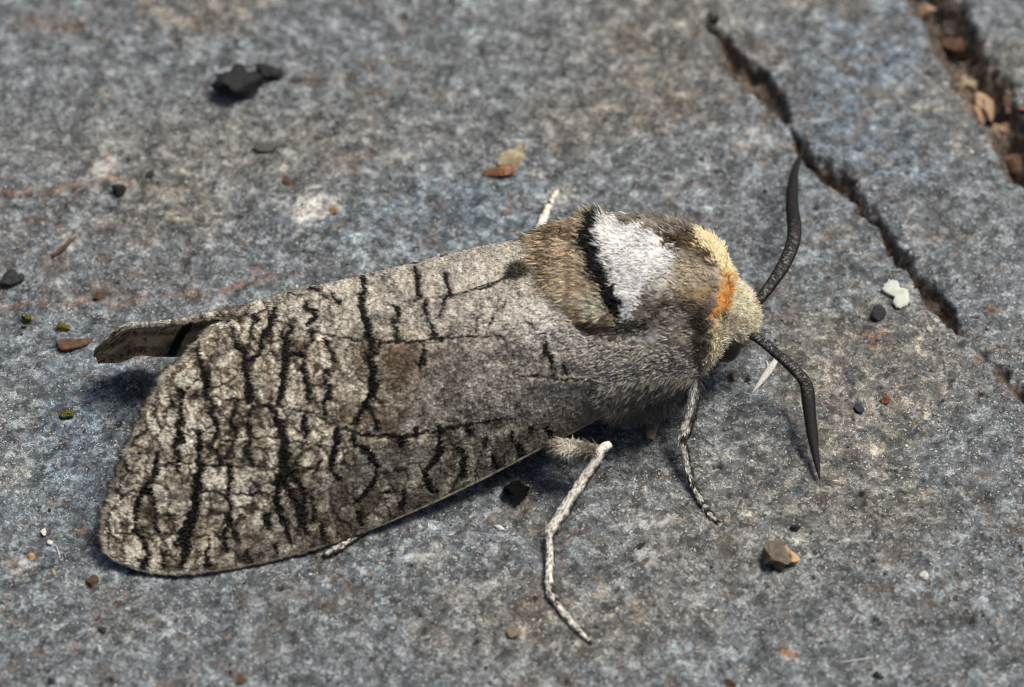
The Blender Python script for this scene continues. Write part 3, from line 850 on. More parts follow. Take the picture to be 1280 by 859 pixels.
def body_colour(V, N, jit=4.0, seed=0):
    px, py = to_px(V)
    vis = ((CAM - V) * N).sum(-1) > 0
    # unseen far side repeats the seen side across the middle of the body
    ci = np.argmin(np.abs(cen[None, :, 0] - V.reshape(-1, 3)[:, None, 0]), axis=1).reshape(V.shape[:-1])
    Vm = V.copy(); Vm[..., 1] = 2 * cen[ci][..., 1] - V[..., 1]
    mx, my = to_px(Vm)
    px = np.where(vis, px, mx); py = np.where(vis, py, my)
    x = px + (vn(px / 9, py / 9, 400 + seed) - 0.5) * 12 + RNG.normal(0, jit, px.shape)
    y = py + (vn(px / 9, py / 9, 401 + seed) - 0.5) * 12 + RNG.normal(0, jit, px.shape)
    n1 = fbm(px / 14, py / 10, 402, 3); n2 = vn(px / 3, py / 3, 403)
    c = (0.22 + 0.36 * (n1 - 0.5) + 0.2 * (n2 - 0.5))[..., None] * np.array([1.08, 0.96, 0.80])

    def bl(cx, cy, rx, ry, colr, k=1.0):
        nonlocal c
        c = mixc(c, np.array(colr), np.clip(k * 1.3 * np.exp(-(((x - cx) / rx) ** 2 + ((y - cy) / ry) ** 2)), 0, 1))
    # thorax behind the collar
    bl(852, 344, 36, 20, (0.42, 0.355, 0.26), 1.0)
    bl(845, 432, 30, 24, (0.40, 0.355, 0.30), 0.9)
    bl(805, 421, 22, 13, (0.52, 0.50, 0.47), 0.8)
    bl(835, 402, 20, 9, (0.36, 0.32, 0.27), 0.7)
    bl(845, 300, 60, 13, (0.060, 0.046, 0.026), 1.0)
    bl(885, 318, 16, 12, (0.055, 0.040, 0.022), 1.0)
    bl(862, 300, 14, 8, (0.16, 0.10, 0.045), 0.6)
    bl(874, 412, 13, 36, (0.036, 0.027, 0.019), 1.0)
    bl(838, 383, 44, 7, (0.075, 0.055, 0.036), 0.95)
    bl(795, 404, 34, 7, (0.035, 0.030, 0.025), 0.95)
    bl(822, 350, 22, 20, (0.52, 0.50, 0.47), 0.7)
    bl(866, 366, 22, 9, (0.27, 0.19, 0.10), 0.8)
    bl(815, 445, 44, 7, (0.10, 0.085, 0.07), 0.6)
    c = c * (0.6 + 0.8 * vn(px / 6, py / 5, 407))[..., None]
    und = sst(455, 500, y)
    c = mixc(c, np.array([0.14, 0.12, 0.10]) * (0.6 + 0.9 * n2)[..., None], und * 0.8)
    # white patch
    wp = in_poly(x, y, [(742, 272), (790, 278), (826, 296), (842, 318), (834, 338), (812, 352), (796, 372), (786, 396), (776, 402), (764, 372), (744, 345), (736, 310)])
    c[wp] = np.array([0.93, 0.92, 0.90]) * (0.88 + 0.14 * n2[wp])[:, None]
    # hind tuft
    tf = in_poly(x, y, [(655, 290), (700, 270), (722, 262), (728, 300), (738, 338), (756, 372), (770, 405), (735, 420), (690, 410), (655, 380)])
    c[tf] = (np.array([0.60, 0.465, 0.325]) * (0.5 + 0.8 * n1[tf] + 0.25 * n2[tf])[:, None])
    bl2 = [((742, 385), 20, 16, (0.70, 0.65, 0.48), 0.9), ((722, 300), 9, 24, (0.40, 0.37, 0.26), 0.7), ((713, 345), 5, 60, (0.2, 0.15, 0.09), 0.4), ((680, 385), 14, 16, (0.58, 0.52, 0.38), 0.7),
           ((728, 411), 48, 10, (0.06, 0.045, 0.027), 1.0), ((690, 292), 26, 8, (0.12, 0.09, 0.045), 0.7), ((672, 330), 6, 30, (0.13, 0.1, 0.05), 0.6), ((735, 268), 18, 5, (0.6, 0.58, 0.38), 0.8)]  # first spot paints the shaded groove between tuft and wing
    for (q, rx, ry, cc, k) in bl2:
        bl(q[0], q[1], rx, ry, cc, k)
    bb = seg_field(x, y, [[(752, 267, 6), (736, 274, 14), (729, 292, 19), (733, 312, 21), (741, 336, 21), (754, 360, 18), (767, 384, 18), (771, 399, 12)]])
    c = mixc(c, np.array([0.008, 0.0075, 0.008]), sst(1.5, -1.5, bb))
    # collar and head
    y = np.where(vis, y, np.minimum(y, 334))
    cx = np.interp(y, [285, 303, 315, 335, 352, 375, 400, 430, 462], [862, 868, 882, 894, 897, 893, 890, 887, 876])
    cw = np.interp(y, [300, 345, 352, 372, 392, 410, 440, 468], [60, 40, 20, 19, 15, 9, 7, 4])
    cin = sst(-1.5, 2.5, x - cx)
    hd = cin * sst(0, 4, x - cx - cw)
    c = mixc(c, np.array([0.64, 0.57, 0.43]) * (0.70 + 0.55 * n2)[..., None], hd)
    up = cin * (1 - hd)
    yl = np.array([0.88, 0.71, 0.46]) * (0.85 + 0.2 * n2)[..., None]
    orr = np.array([0.62, 0.30, 0.09]) * (0.6 + 0.75 * n2)[..., None]
    ow = (sst(332, 356, y) * sst(412, 388, y))[..., None]
    yl2 = np.clip(np.exp(-(((x - 905) / 9) ** 2 + ((y - 345) / 9) ** 2)), 0, 1)[..., None] * 0.6
    tgt = yl * (1 - np.maximum(ow, yl2)) + orr * np.maximum(ow, yl2)
    c = c * (1 - up[..., None]) + tgt * up[..., None]
    bl(913, 405, 7, 14, (0.22, 0.18, 0.13), 0.7)
    hb = sst(423, 433, y) * sst(900, 908, x)  # shadow under the head, painted into the colour
    c = mixc(c, np.array([0.03, 0.026, 0.022]), hb)
    return c


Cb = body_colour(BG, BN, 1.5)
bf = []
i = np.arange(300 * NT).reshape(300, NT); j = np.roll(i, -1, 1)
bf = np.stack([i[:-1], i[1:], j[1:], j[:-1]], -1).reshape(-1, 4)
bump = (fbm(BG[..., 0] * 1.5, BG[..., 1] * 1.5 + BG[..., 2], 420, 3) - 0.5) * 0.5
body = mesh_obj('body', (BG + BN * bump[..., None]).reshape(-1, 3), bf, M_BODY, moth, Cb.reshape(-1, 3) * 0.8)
tag(body, 'stout furry body with white patch, black band and orange collar')


def body_fur(n, seed, xr, length, width, lift, jit=3.0, only_top=True, dirx=-1.0, keep=None, name='fur'):
    r = np.random.default_rng(seed)
    wgt = sp[:, 3] * ((sp[:, 0] > xr[0]) & (sp[:, 0] < xr[1]))
    a = r.choice(300, n, p=wgt / wgt.sum()); b = r.integers(0, NT, n)
    root = BG[a, b] + r.normal(0, 0.06, (n, 3)); nr = BN[a, b]
    ok = (nr[:, 2] > -0.75)
    if keep is not None:
        x_, y_ = to_px(root); ok &= keep(x_, y_)
    root, nr, a = root[ok], nr[ok], a[ok]
    n = len(root)
    tx = T[a] * dirx                               # T runs from head to tail
    tx = tx - nr * (tx * nr).sum(1, keepdims=True)
    x_, y_ = to_px(root)
    sw = (fbm(x_ / 22, y_ / 22, seed + 5, 2) - 0.5)[:, None]
    d = tx + nr * (lift * r.uniform(0.5, 1.5, (n, 1))) + r.normal(0, 0.2, (n, 3)) + np.array([0, 1.3, 0.3]) * sw
    L = length * r.uniform(0.55, 1.3, n)
    du_ = unit(d)
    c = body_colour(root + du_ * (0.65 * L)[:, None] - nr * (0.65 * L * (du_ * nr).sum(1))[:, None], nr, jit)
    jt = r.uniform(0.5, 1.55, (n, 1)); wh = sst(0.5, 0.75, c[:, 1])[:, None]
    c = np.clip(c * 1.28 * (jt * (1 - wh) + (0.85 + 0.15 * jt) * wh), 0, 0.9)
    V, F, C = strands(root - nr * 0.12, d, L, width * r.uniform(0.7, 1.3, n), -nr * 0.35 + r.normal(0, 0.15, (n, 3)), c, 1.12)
    return V, F, C


def join(parts):
    Vs, Qs, Ts, Cs, o = [], [], [], [], 0
    for V, F, C in parts:
        Vs.append(V); Qs.append(F[0] + o); Ts.append(F[1] + o); Cs.append(C); o += len(V)
    return np.vstack(Vs), [np.vstack(Qs), np.vstack(Ts)], np.vstack(Cs)


# T points towards the tail, so fur is combed along +T
V, F, C = join([
    body_fur(34000, 31, (730, 884), 0.62, 0.060, 0.5, 3.0, dirx=1.0),
    body_fur(19000, 32, (664, 742), 0.95, 0.058, 0.6, 2.5, dirx=1.0),
    body_fur(5200, 33, (715, 765), 1.0, 0.060, 1.5, 1.5, dirx=1.0, keep=lambda x, y: seg_field(x, y, [[(755, 266, 8), (736, 276, 18), (731, 300, 20), (741, 336, 20), (767, 384, 18), (771, 399, 10)]]) < 1),
])
tag(mesh_obj('fur', V, F, M_FUR, body, C), kind='stuff')
V, F, C = join([
    body_fur(6500, 34, (884, 912), 0.40, 0.050, 0.9, 2.2, dirx=-0.35),
    body_fur(6000, 35, (906, 944), 0.48, 0.045, 1.2, 1.5, dirx=-0.5),
])
tag(mesh_obj('collar_fur', V, F, M_FUR, body, C), kind='stuff')

# shaggy fur over the wing root and under the thorax
def wing_fur(n, seed, poly, L, wd, lift, dpx, cfun):
    r = np.random.default_rng(seed)
    x0, y0 = np.min(poly, 0); x1, y1 = np.max(poly, 0)
    x = r.uniform(x0, x1, n * 3); y = r.uniform(y0, y1, n * 3)
    k = in_poly(x, y, poly); x, y = x[k][:n], y[k][:n]
    n = len(x)
    # nearest wing vertex on a coarse grid
    gx, gy = W[:260:4, ::4, 0].ravel(), W[:260:4, ::4, 1].ravel()
    gp, gn = GW[:260:4, ::4].reshape(-1, 3), NWN[:260:4, ::4].reshape(-1, 3)
    q = np.array([np.argmin((gx - a) ** 2 + (gy - b) ** 2) for a, b in zip(x, y)])
    root = gp[q] + r.normal(0, 0.12, (n, 3)); nr = gn[q]
    sw = fbm(x / 25, y / 25, seed, 2) - 0.5
    ax = dpx[0] / 19.0; ay = -dpx[1] / 19.0
    d = np.array([ax, ay * 0.75, ay * 0.55]) + nr * lift * r.uniform(0.4, 1.5, (n, 1)) + r.normal(0, 0.17, (n, 3)) + np.stack([0 * sw, sw, sw], -1)
    V, F, C = strands(root - nr * 0.05, d, L * r.uniform(0.5, 1.3, n), wd * r.uniform(0.7, 1.3, n), -nr * 0.25, cfun(x, y, r), 1.12)
    return V, F, C


def cf_grey(x, y, r):
    g = 0.53 - 0.22 * sst(770, 850, x) + 0.5 * (fbm(x / 14, y / 9, 440, 3) - 0.5) + r.normal(0, 0.05, x.shape)
    c = np.clip(g + 0.1, 0.06, 0.78)[:, None] * np.array([1.03, 0.96, 0.86])
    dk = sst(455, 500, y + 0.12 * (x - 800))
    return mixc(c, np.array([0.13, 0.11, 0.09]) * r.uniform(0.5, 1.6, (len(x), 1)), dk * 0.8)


V, F, C = join([
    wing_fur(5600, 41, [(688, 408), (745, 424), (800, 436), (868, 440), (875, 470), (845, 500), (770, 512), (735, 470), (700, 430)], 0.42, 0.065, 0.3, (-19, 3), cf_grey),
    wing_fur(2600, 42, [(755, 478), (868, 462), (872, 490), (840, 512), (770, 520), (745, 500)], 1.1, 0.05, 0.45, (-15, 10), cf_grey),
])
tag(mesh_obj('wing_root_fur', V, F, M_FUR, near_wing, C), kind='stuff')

# hair hanging from the underside of the chest
r = np.random.default_rng(47)
n = 4200
x = r.uniform(770, 876, n); t = r.random(n)
y = np.interp(x, [770, 830, 876], [500, 494, 468]) + t * np.interp(x, [770, 830, 876], [20, 20, 12])
root = P(x, y, 4.3 - 1.6 * t)
d = np.stack([r.normal(-0.35, 0.3, n), r.normal(-0.55, 0.25, n), r.normal(-0.55, 0.25, n)], -1)
g = np.clip(0.16 + 0.22 * (fbm(x / 10, y / 10, 448, 2) - 0.4) + r.normal(0, 0.06, n), 0.04, 0.42)
V, F, C = strands(root, d, r.uniform(0.5, 1.1, n), np.full(n, 0.05), r.normal(0, 0.2, (n, 3)), g[:, None] * np.array([1.04, 0.96, 0.9]), 1.2)
tag(mesh_obj('chest_hair', V, F, M_FUR, body, C), kind='stuff')

# tuft where the wings meet behind the thorax
r = np.random.default_rng(48)
n = 420
q = P(650 + r.normal(0, 5, n), 337 + r.normal(0, 4, n), 10.2)
d = np.stack([r.normal(-0.9, 0.3, n), r.normal(0, 0.35, n), r.normal(0.45, 0.3, n)], -1)
V, F, C = strands(q, d, r.uniform(0.3, 0.7, n), np.full(n, 0.06), r.normal(0, 0.2, (n, 3)), np.array([0.09, 0.075, 0.05]) * r.uniform(0.4, 1.7, (n, 1)), 1.1)
tag(mesh_obj('ridge_tuft', V, F, M_FUR, body, C), kind='stuff')

# --- eyes
def ellipsoid(c, rad, nu=28, nv=18):
    th = np.linspace(0, 2 * np.pi, nu, endpoint=False); ph = np.linspace(0.001, np.pi - 0.001, nv)
    V = np.stack([np.sin(ph)[:, None] * np.cos(th), np.sin(ph)[:, None] * np.sin(th), np.cos(ph)[:, None] + 0 * th], -1) * np.array(rad) + np.array(c)
    i = np.arange(nu * nv).reshape(nv, nu); j = np.roll(i, -1, 1)
    return V.reshape(-1, 3), np.stack([i[:-1], i[1:], j[1:], j[:-1]], -1).reshape(-1, 4)


M_EYE, n_, l_, b_ = new_mat('eye')
b_.inputs['Base Color'].default_value = (0.009, 0.007, 0.006, 1); b_.inputs['Roughness'].default_value = 0.32
hc = P(912, 398, 4.2)
e1 = P(907, 433, 3.8)
V, F = ellipsoid(e1, (1.05, 1.0, 1.1)); mesh_obj('eye', V, F, M_EYE, moth)
e2 = np.array([e1[0], 2 * hc[1] - e1[1], e1[2]])
V, F = ellipsoid(e2, (1.05, 1.0, 1.1)); mesh_obj('eye', V, F, M_EYE, moth)

# --- antennae: flattened, saw-edged, frosted with pale scales on the upper side near the base
def antenna(pts, rmax, seed):
    p = spline([(a, b, c) for a, b, c in pts], 840)
    path = P(p[:, 0], p[:, 1], p[:, 2])
    t = np.linspace(0, 1, 840)
    rad = rmax * np.interp(t, [0, 0.05, 0.3, 0.55, 0.75, 0.92, 1.0], [0.55, 0.72, 0.95, 1.05, 0.86, 0.42, 0.06])
    V, F, tt, an = tube(path, rad, 18, 0.72)
    saw = (tt * 104) % 1.0
    ctr = np.vstack([np.repeat(path, 18, 0), path[:1], path[-1:]])
    side = np.abs(np.cos(an)) ** 4
    V = ctr + (V - ctr) * (0.92 + (0.26 * side + 0.01) * saw[:, None].ravel())[:, None]
    nzz = vn(V[:, 0] * 21, V[:, 1] * 21 + V[:, 2] * 13, seed)
    fr = sst(0.66, 0.80, nzz) * np.clip(np.sin(an) - 0.15, 0, 1) * np.interp(tt, [0, 0.45, 0.58, 1], [0.75, 0.5, 0.05, 0.0])
    c = np.array([0.006, 0.0055, 0.0055]) * np.ones((len(V), 1))
    c = mixc(c, np.array([0.48, 0.47, 0.45]), np.clip(fr, 0, 1))
    return mesh_obj('antenna', V, F, M_ANT, moth, c)


antenna([(933, 391, 4.9), (944, 381, 5.2), (960, 361, 5.4), (977, 336, 5.3), (990, 308, 4.9), (993, 285, 4.3), (990, 255, 3.5), (992, 222, 2.6), (999, 198, 1.8), (1007, 183, 1.3)], 0.40, 500)
antenna([(921, 421, 4.4), (932, 417, 4.5), (948, 424, 4.4), (966, 438, 4.1), (988, 457, 3.6), (1004, 474, 3.1), (1009, 486, 2.8), (1011, 506, 2.4), (1014, 532, 1.8), (1019, 566, 1.1), (1025, 601, 0.45)], 0.395, 510)

# --- legs
def leg(chain, seed, nm='leg', pale=0.5, scales=1100, side=3.9):
    """chain: (px, py, z, radius)"""
    p = spline(chain, 160)
    path = P(p[:, 0], p[:, 1], p[:, 2])
    rad = p[:, 3].copy()
    t = np.linspace(0, 1, 160)
    rad *= 1 + 0.16 * (vn(t * 34, 0 * t, seed) - 0.5)
    V, F, tt, an = tube(path, rad, 12, 0.95)
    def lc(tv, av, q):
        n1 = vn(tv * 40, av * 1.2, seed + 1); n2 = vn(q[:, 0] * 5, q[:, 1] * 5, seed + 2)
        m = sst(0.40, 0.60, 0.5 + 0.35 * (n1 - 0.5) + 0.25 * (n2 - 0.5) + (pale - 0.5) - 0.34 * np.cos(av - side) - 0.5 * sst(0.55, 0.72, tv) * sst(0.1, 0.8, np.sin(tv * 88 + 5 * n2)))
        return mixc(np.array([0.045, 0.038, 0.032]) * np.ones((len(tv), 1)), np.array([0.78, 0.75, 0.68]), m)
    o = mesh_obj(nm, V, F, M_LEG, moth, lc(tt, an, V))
    r = np.random.default_rng(seed)
    k = r.integers(2, 150, scales); a = r.uniform(0, 2 * np.pi, scales)
    Tt = unit(np.gradient(path, axis=0)); A_ = unit(np.cross(Tt, np.array([0, 0, 1.0]))); B_ = np.cross(A_, Tt)
    nr = np.cos(a)[:, None] * A_[k] + np.sin(a)[:, None] * B_[k]
    root = path[k] + nr * rad[k][:, None] * 0.9
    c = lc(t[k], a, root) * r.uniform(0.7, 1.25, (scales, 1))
    V, F, C = strands(root, Tt[k] + nr * 0.35 + r.normal(0, 0.12, (scales, 3)), r.uniform(0.18, 0.45, scales), np.full(scales, 0.075), -nr * 0.2, c, 1.1)
    tag(mesh_obj('leg_scales', V, F, M_FUR, o, C), kind='stuff')
    # paired claws
    e = path[-1]; dirv = Tt[-1]
    for s in (-1, 1):
        c0 = e + A_[-1] * 0.04 * s
        cl = np.array([c0, c0 + dirv * 0.12 + A_[-1] * 0.10 * s, c0 + dirv * 0.22 + A_[-1] * 0.13 * s - np.array([0, 0, 0.08])])
        V, F, _, _ = tube(cl, [0.05, 0.04, 0.01], 6)
        mesh_obj('claw', V, F, M_LEG, o, np.full((len(V), 3), 0.012))
    return o


def g0(px, py, r):
    return on_ground(px, py)[2] + r


leg([(762, 556, 3.3, 0.28), (755, 560, 3.35, 0.33), (749, 569, 3.25, 0.34), (738, 588, 2.7, 0.33), (718, 618, 2.0, 0.34), (699, 648, 1.3, 0.37), (690, 663, 1.0, 0.38), (687, 673, 0.82, 0.21), (688, 690, 0.62, 0.23),
     (687, 715, 0.42, 0.23), (688, 738, g0(688, 738, 0.24), 0.24), (695, 753, g0(695, 753, 0.18), 0.17), (708, 771, g0(708, 771, 0.15), 0.155), (724, 789, g0(724, 789, 0.13), 0.135), (739, 803, g0(739, 803, 0.12), 0.12)], 600, pale=0.60)
leg([(868, 470, 4.2, 0.42), (868, 490, 3.7, 0.40), (864, 515, 2.9, 0.36), (857, 540, 2.1, 0.34), (852, 553, 1.7, 0.30), (856, 563, 1.45, 0.22), (860, 585, 0.95, 0.19), (866, 605, 0.6, 0.18), (876, 625, g0(876, 625, 0.2), 0.16),
     (886, 640, g0(886, 640, 0.16), 0.15), (897, 652, g0(897, 652, 0.12), 0.11)], 620, pale=0.36)
leg([(540, 600, 1.9, 0.35), (500, 632, 1.0, 0.3), (478, 648, g0(478, 648, 0.3), 0.24), (462, 659, g0(462, 659, 0.22), 0.22), (440, 674, g0(440, 674, 0.2), 0.2), (424, 685, g0(424, 685, 0.18), 0.19), (406, 695, g0(406, 695, 0.15), 0.16)], 640, pale=0.56)
leg([(676, 330, 4.2, 0.4), (674, 300, 3.4, 0.36), (677, 280, 2.4, 0.32), (684, 262, 1.2, 0.24), (690, 250, g0(690, 250, 0.25), 0.2), (697, 238, g0(697, 238, 0.15), 0.14)], 660, pale=0.62, scales=400)
# furry thigh of the middle leg
r = np.random.default_rng(66)
n = 4200
t = r.random(n)
q = P(692 + 52 * t, 556 + 6 * t + r.normal(0, 3.4, n), 3.1 + 0.2 * t + r.normal(0, 0.22, n))
d = np.stack([r.normal(-0.5, 0.35, n), r.normal(-0.35, 0.3, n), r.normal(-0.3, 0.35, n)], -1)
pal = np.exp(-((t - 0.4) / 0.25) ** 2)[:, None]
cc = (np.array([0.16, 0.14, 0.11]) * (1 - pal) + np.array([0.78, 0.73, 0.62]) * pal) * r.uniform(0.7, 1.25, (n, 1))
V, F, C = strands(q, d, r.uniform(0.4, 0.9, n), np.full(n, 0.06), r.normal(0, 0.2, (n, 3)), cc * 1.2, 1.1)
th_ = spline([(690, 552, 3.4, 0.2), (715, 556, 3.3, 0.32), (738, 560, 3.3, 0.3), (754, 562, 3.3, 0.26)], 40)
V2, F2, _, _ = tube(P(th_[:, 0], th_[:, 1], th_[:, 2]), th_[:, 3], 12)
thigh = mesh_obj('thigh', V2, F2, M_LEG, moth, np.full((len(V2), 3), 0.22) * np.array([1, 0.9, 0.75]))
tag(mesh_obj('thigh_fur', V, F, M_FUR, thigh, C), kind='stuff')


# ------------------------------------------------------------------ loose bits lying on the stone
def chunk(px, py, size, seed, rot=0.0, cuts=9, sink=0.12, sub=3, jag=0.2, tilt=0.0, lift=0.0):
    """angular fragment: a sphere cut by random planes; size = full extents in mm; centred on its base"""
    r = np.random.default_rng(seed)
    bm = bmesh.new()
    bmesh.ops.create_icosphere(bm, subdivisions=sub, radius=1.0)
    V = np.array([v.co[:] for v in bm.verts]); F = np.array([[v.index for v in f.verts] for f in bm.faces])
    bm.free()
    for _ in range(cuts):
        nrm = r.normal(size=3); nrm /= np.linalg.norm(nrm)
        k = r.uniform(0.28, 0.72)
        dd = V @ nrm - k
        V = V - np.clip(dd, 0, None)[:, None] * nrm
    V = V * (1 + jag * (vn(V[:, 0] * 3 + 5, V[:, 1] * 3 + V[:, 2] * 2.3, seed)[:, None] - 0.5))
    V /= (np.abs(V).max(0) + 1e-9)
    V = V * np.array(size) * 0.5
    ct, st = math.cos(tilt), math.sin(tilt)
    V = V @ np.array([[1, 0, 0], [0, ct, -st], [0, st, ct]]).T
    c, s = math.cos(rot), math.sin(rot)
    V = V @ np.array([[c, -s, 0], [s, c, 0], [0, 0, 1]]).T
    g = on_ground(px, py)
    V[:, 2] -= V[:, 2].min()
    V[:, 2] -= sink * (V[:, 2].max())
    return V + g + np.array([0, 0, lift]), F


def put(name, VF, mat, label, cat, group=None, smooth=False, parent=None, colr=None):
    V, F = VF
    o = mesh_obj(name, V, F, mat, parent, colr, smooth)
    if parent is None:
        # origin at the base of the thing
        c = np.array([V[:, 0].mean(), V[:, 1].mean(), V[:, 2].min()])
        o.data.transform(__import__('mathutils').Matrix.Translation(Vector(-c * MM)))
        o.location = c * MM
        tag(o, label, cat, group)
    return o


def merge(*vfs):
    Vs, Fs, o = [], [], 0
    for V, F in vfs:
        Vs.append(V); Fs.append(F + o); o += len(V)
    return np.vstack(Vs), np.vstack(Fs)


K = {
    'coal': rock_mat('charcoal', (0.004, 0.0045, 0.005), (0.016, 0.018, 0.020), 2.5, 0.6, 0.35),
    'coal2': rock_mat('charcoal_dull', (0.012, 0.013, 0.015), (0.045, 0.047, 0.05), 4.0, 0.7, 0.4),
    'pit_black': rock_mat('pit_black', (0.003, 0.003, 0.003), (0.008, 0.008, 0.008), 4.0, 0.95, 0.05),
    'flint': rock_mat('flint', (0.055, 0.045, 0.036), (0.135, 0.115, 0.09), 3.0, 0.7, 0.4, (0.22, 0.19, 0.15)),
    'ochre': rock_mat('ochre', (0.32, 0.16, 0.06), (0.52, 0.35, 0.19), 3.0, 0.7, 0.4),
    'rust': rock_mat('rust_brown', (0.09, 0.03, 0.012), (0.34, 0.14, 0.05), 1.8, 0.45, 0.5, (0.55, 0.33, 0.18)),
    'straw': rock_mat('straw', (0.22, 0.18, 0.11), (0.46, 0.41, 0.28), 2.2, 0.8),
    'lichen': rock_mat('lichen', (0.40, 0.45, 0.39), (0.60, 0.64, 0.56), 1.6, 0.9, 0.2, bump=0.3),
    'brown': rock_mat('brown', (0.06, 0.035, 0.022), (0.17, 0.10, 0.065), 3.0),
    'tan': rock_mat('tan', (0.24, 0.18, 0.12), (0.42, 0.34, 0.24), 3.0),
    'slate': rock_mat('slate_grey', (0.055, 0.06, 0.06), (0.13, 0.125, 0.11), 3.0),
    'blue': rock_mat('blue_grey', (0.03, 0.038, 0.055), (0.08, 0.09, 0.12), 5.0),
    'white': rock_mat('white', (0.52, 0.52, 0.49), (0.78, 0.78, 0.74), 4.0, 0.6),
    'olive': rock_mat('olive', (0.02, 0.02, 0.01), (0.10, 0.10, 0.02), 3.0, 0.8, 0.3, (0.38, 0.36, 0.04)),
    'sand': rock_mat('sandstone', (0.30, 0.19, 0.12), (0.56, 0.40, 0.28), 1.4, 0.9),
    'fibre': rock_mat('fibre', (0.5, 0.49, 0.46), (0.74, 0.73, 0.7), 6.0, 0.6),
}

put('charcoal_fragment', merge(chunk(300, 108, (4.4, 3.6, 2.3), 3, 0.35, 11, sub=4, jag=0.6), chunk(335, 92, (2.3, 1.9, 1.5), 8, 0.2, 7)), K['coal'],
    'large matt black charcoal fragment lying alone on the blurred stone', 'charcoal')
VF = chunk(974, 694, (2.9, 2.6, 1.6), 14, 0.75, 8, tilt=-0.1, sub=4, jag=0.5)
lx = VF[0] - VF[0].mean(0)
kx = sst(0.55, 0.85, lx[:, 0] + 0.25 * lx[:, 1] + 0.35 * (vn(lx[:, 0] * 4, lx[:, 1] * 4 + lx[:, 2] * 3, 5) - 0.5))
cc = mixc(np.array([0.10, 0.082, 0.062]) * (0.6 + 0.9 * vn(lx[:, 0] * 6, lx[:, 1] * 6 + lx[:, 2] * 5, 6))[:, None], np.array([0.50, 0.31, 0.13]), kx)
peb = put('stone_chip', VF, attr_mat('chip_stone', 0.7, 0.4, 0.35, 6.0, 0.7, 9.0), 'brown wedge shaped stone chip with an ochre edge', 'pebble', colr=cc)
put('charcoal_crumb', chunk(993, 660, (0.75, 0.5, 0.45), 16, -0.4), K['coal2'], 'tiny black crumb just behind the brown wedge shaped chip', 'crumb')
bk = put('seed_husk', chunk(626, 216, (2.5, 1.2, 0.95), 21, 0.18, 6), K['rust'], 'glossy orange brown seed husk with a straw coloured flake stuck to it', 'seed husk')
VF = merge(chunk(640, 202, (2.2, 1.6, 0.5), 22, 0.6, 7, tilt=0.3), chunk(650, 188, (0.7, 1.5, 0.5), 23, -0.3, 6))
put('flake', (VF[0] - np.array(bk.location) / MM, VF[1]), K['straw'], None, None, parent=bk)


def flake_outline(px, py, outline, thick, seed, lift=0.05, scale=1.0):
    """thin uneven plate from an outline in mm about its middle"""
    o = np.array(spline(np.array(list(outline) + [outline[0]], float), 60))[:-1] * scale
    r = np.random.default_rng(seed)
    o = o * (1 + 0.05 * r.normal(size=(len(o), 1)))
    n = len(o)
    g = on_ground(px, py, lift)
    rings = []
    for s, z in ((1.0, 0.0), (1.03, thick * 0.5), (0.97, thick), (0.6, thick * 1.12), (0.2, thick * 1.0)):
        zz = z + 0.25 * thick * (vn(o[:, 0] * s * 2 + 3, o[:, 1] * s * 2, seed) - 0.5) * (z > 0)
        rings.append(np.stack([o[:, 0] * s, o[:, 1] * s, zz], -1))
    V = np.vstack(rings + [np.array([[0, 0, thick]]), np.array([[0, 0, 0]])]) + g
    i = np.arange(5 * n).reshape(5, n); j = np.roll(i, -1, 1)
    T1 = np.stack([i[:-1], j[:-1], j[1:]], -1).reshape(-1, 3); T2 = np.stack([i[:-1], j[1:], i[1:]], -1).reshape(-1, 3)
    F = np.vstack([T1, T2, np.stack([i[-1], j[-1], np.full(n, 5 * n)], -1), np.stack([j[0], i[0], np.full(n, 5 * n + 1)], -1)])
    return V, F


put('lichen_flake', flake_outline(1120, 370, [(-0.75, 0.85), (-0.35, 1.25), (0.2, 1.15), (0.3, 0.6), (0.75, 0.45), (0.85, -0.2), (0.65, -0.95), (0.05, -1.1), (-0.3, -0.75), (-0.05, -0.3), (-0.55, 0.05), (-0.85, 0.4)], 0.16, 30, 0.03),
    K['lichen'], 'pale mint white two lobed lichen flake by the crack', 'lichen flake', smooth=True)
put('black_pellet', chunk(1096, 396, (1.25, 1.2, 1.0), 33, 0.2, 2, sub=3, jag=0.15), K['coal2'], 'round black pellet next to the pale lichen flake', 'pellet', smooth=True)
put('rust_crumb', chunk(1105, 500, (0.85, 0.8, 0.5), 35, 0.1, 5), K['rust'], 'small round reddish crumb on bare stone right of the antenna tip', 'crumb')
put('blue_grain', chunk(1073, 513, (0.75, 0.75, 0.5), 36, 0.3, 5), K['blue'], 'tiny dark blue grain near the reddish crumb', 'grain')
put('white_grain', chunk(1155, 720, (0.6, 0.75, 0.4), 37, 0.3, 6), K['white'], 'single white grain beside dark gritty spots', 'grain')
put('white_grain', chunk(1137, 722, (0.55, 0.5, 0.3), 38, 0.9, 6), K['white'], 'smaller whitish grain left of the single white grain', 'grain')
put('tan_pebble', chunk(640, 792, (1.05, 0.8, 0.6), 39, 0.1, 6), K['tan'], 'small tan pebble to the side of the middle leg foot', 'pebble')
put('black_lump', chunk(646, 622, (1.8, 1.9, 1.2), 40, 0.15, 5, sub=4, jag=0.6), K['pit_black'], 'black lump standing in for a dark pit beneath the grey wing', 'crumb')  # added black lump in place of a dark pit in the stone
put('tan_chip', chunk(815, 545, (1.1, 1.3, 0.8), 41, 0.4, 6), K['tan'], 'tan stone chip tucked under the moth chest', 'chip')
put('black_grain', chunk(149, 240, (1.05, 1.0, 0.9), 42, 0.1, 6), K['coal'], 'black grain beside a whitish patch on the blurred stone', 'grain')
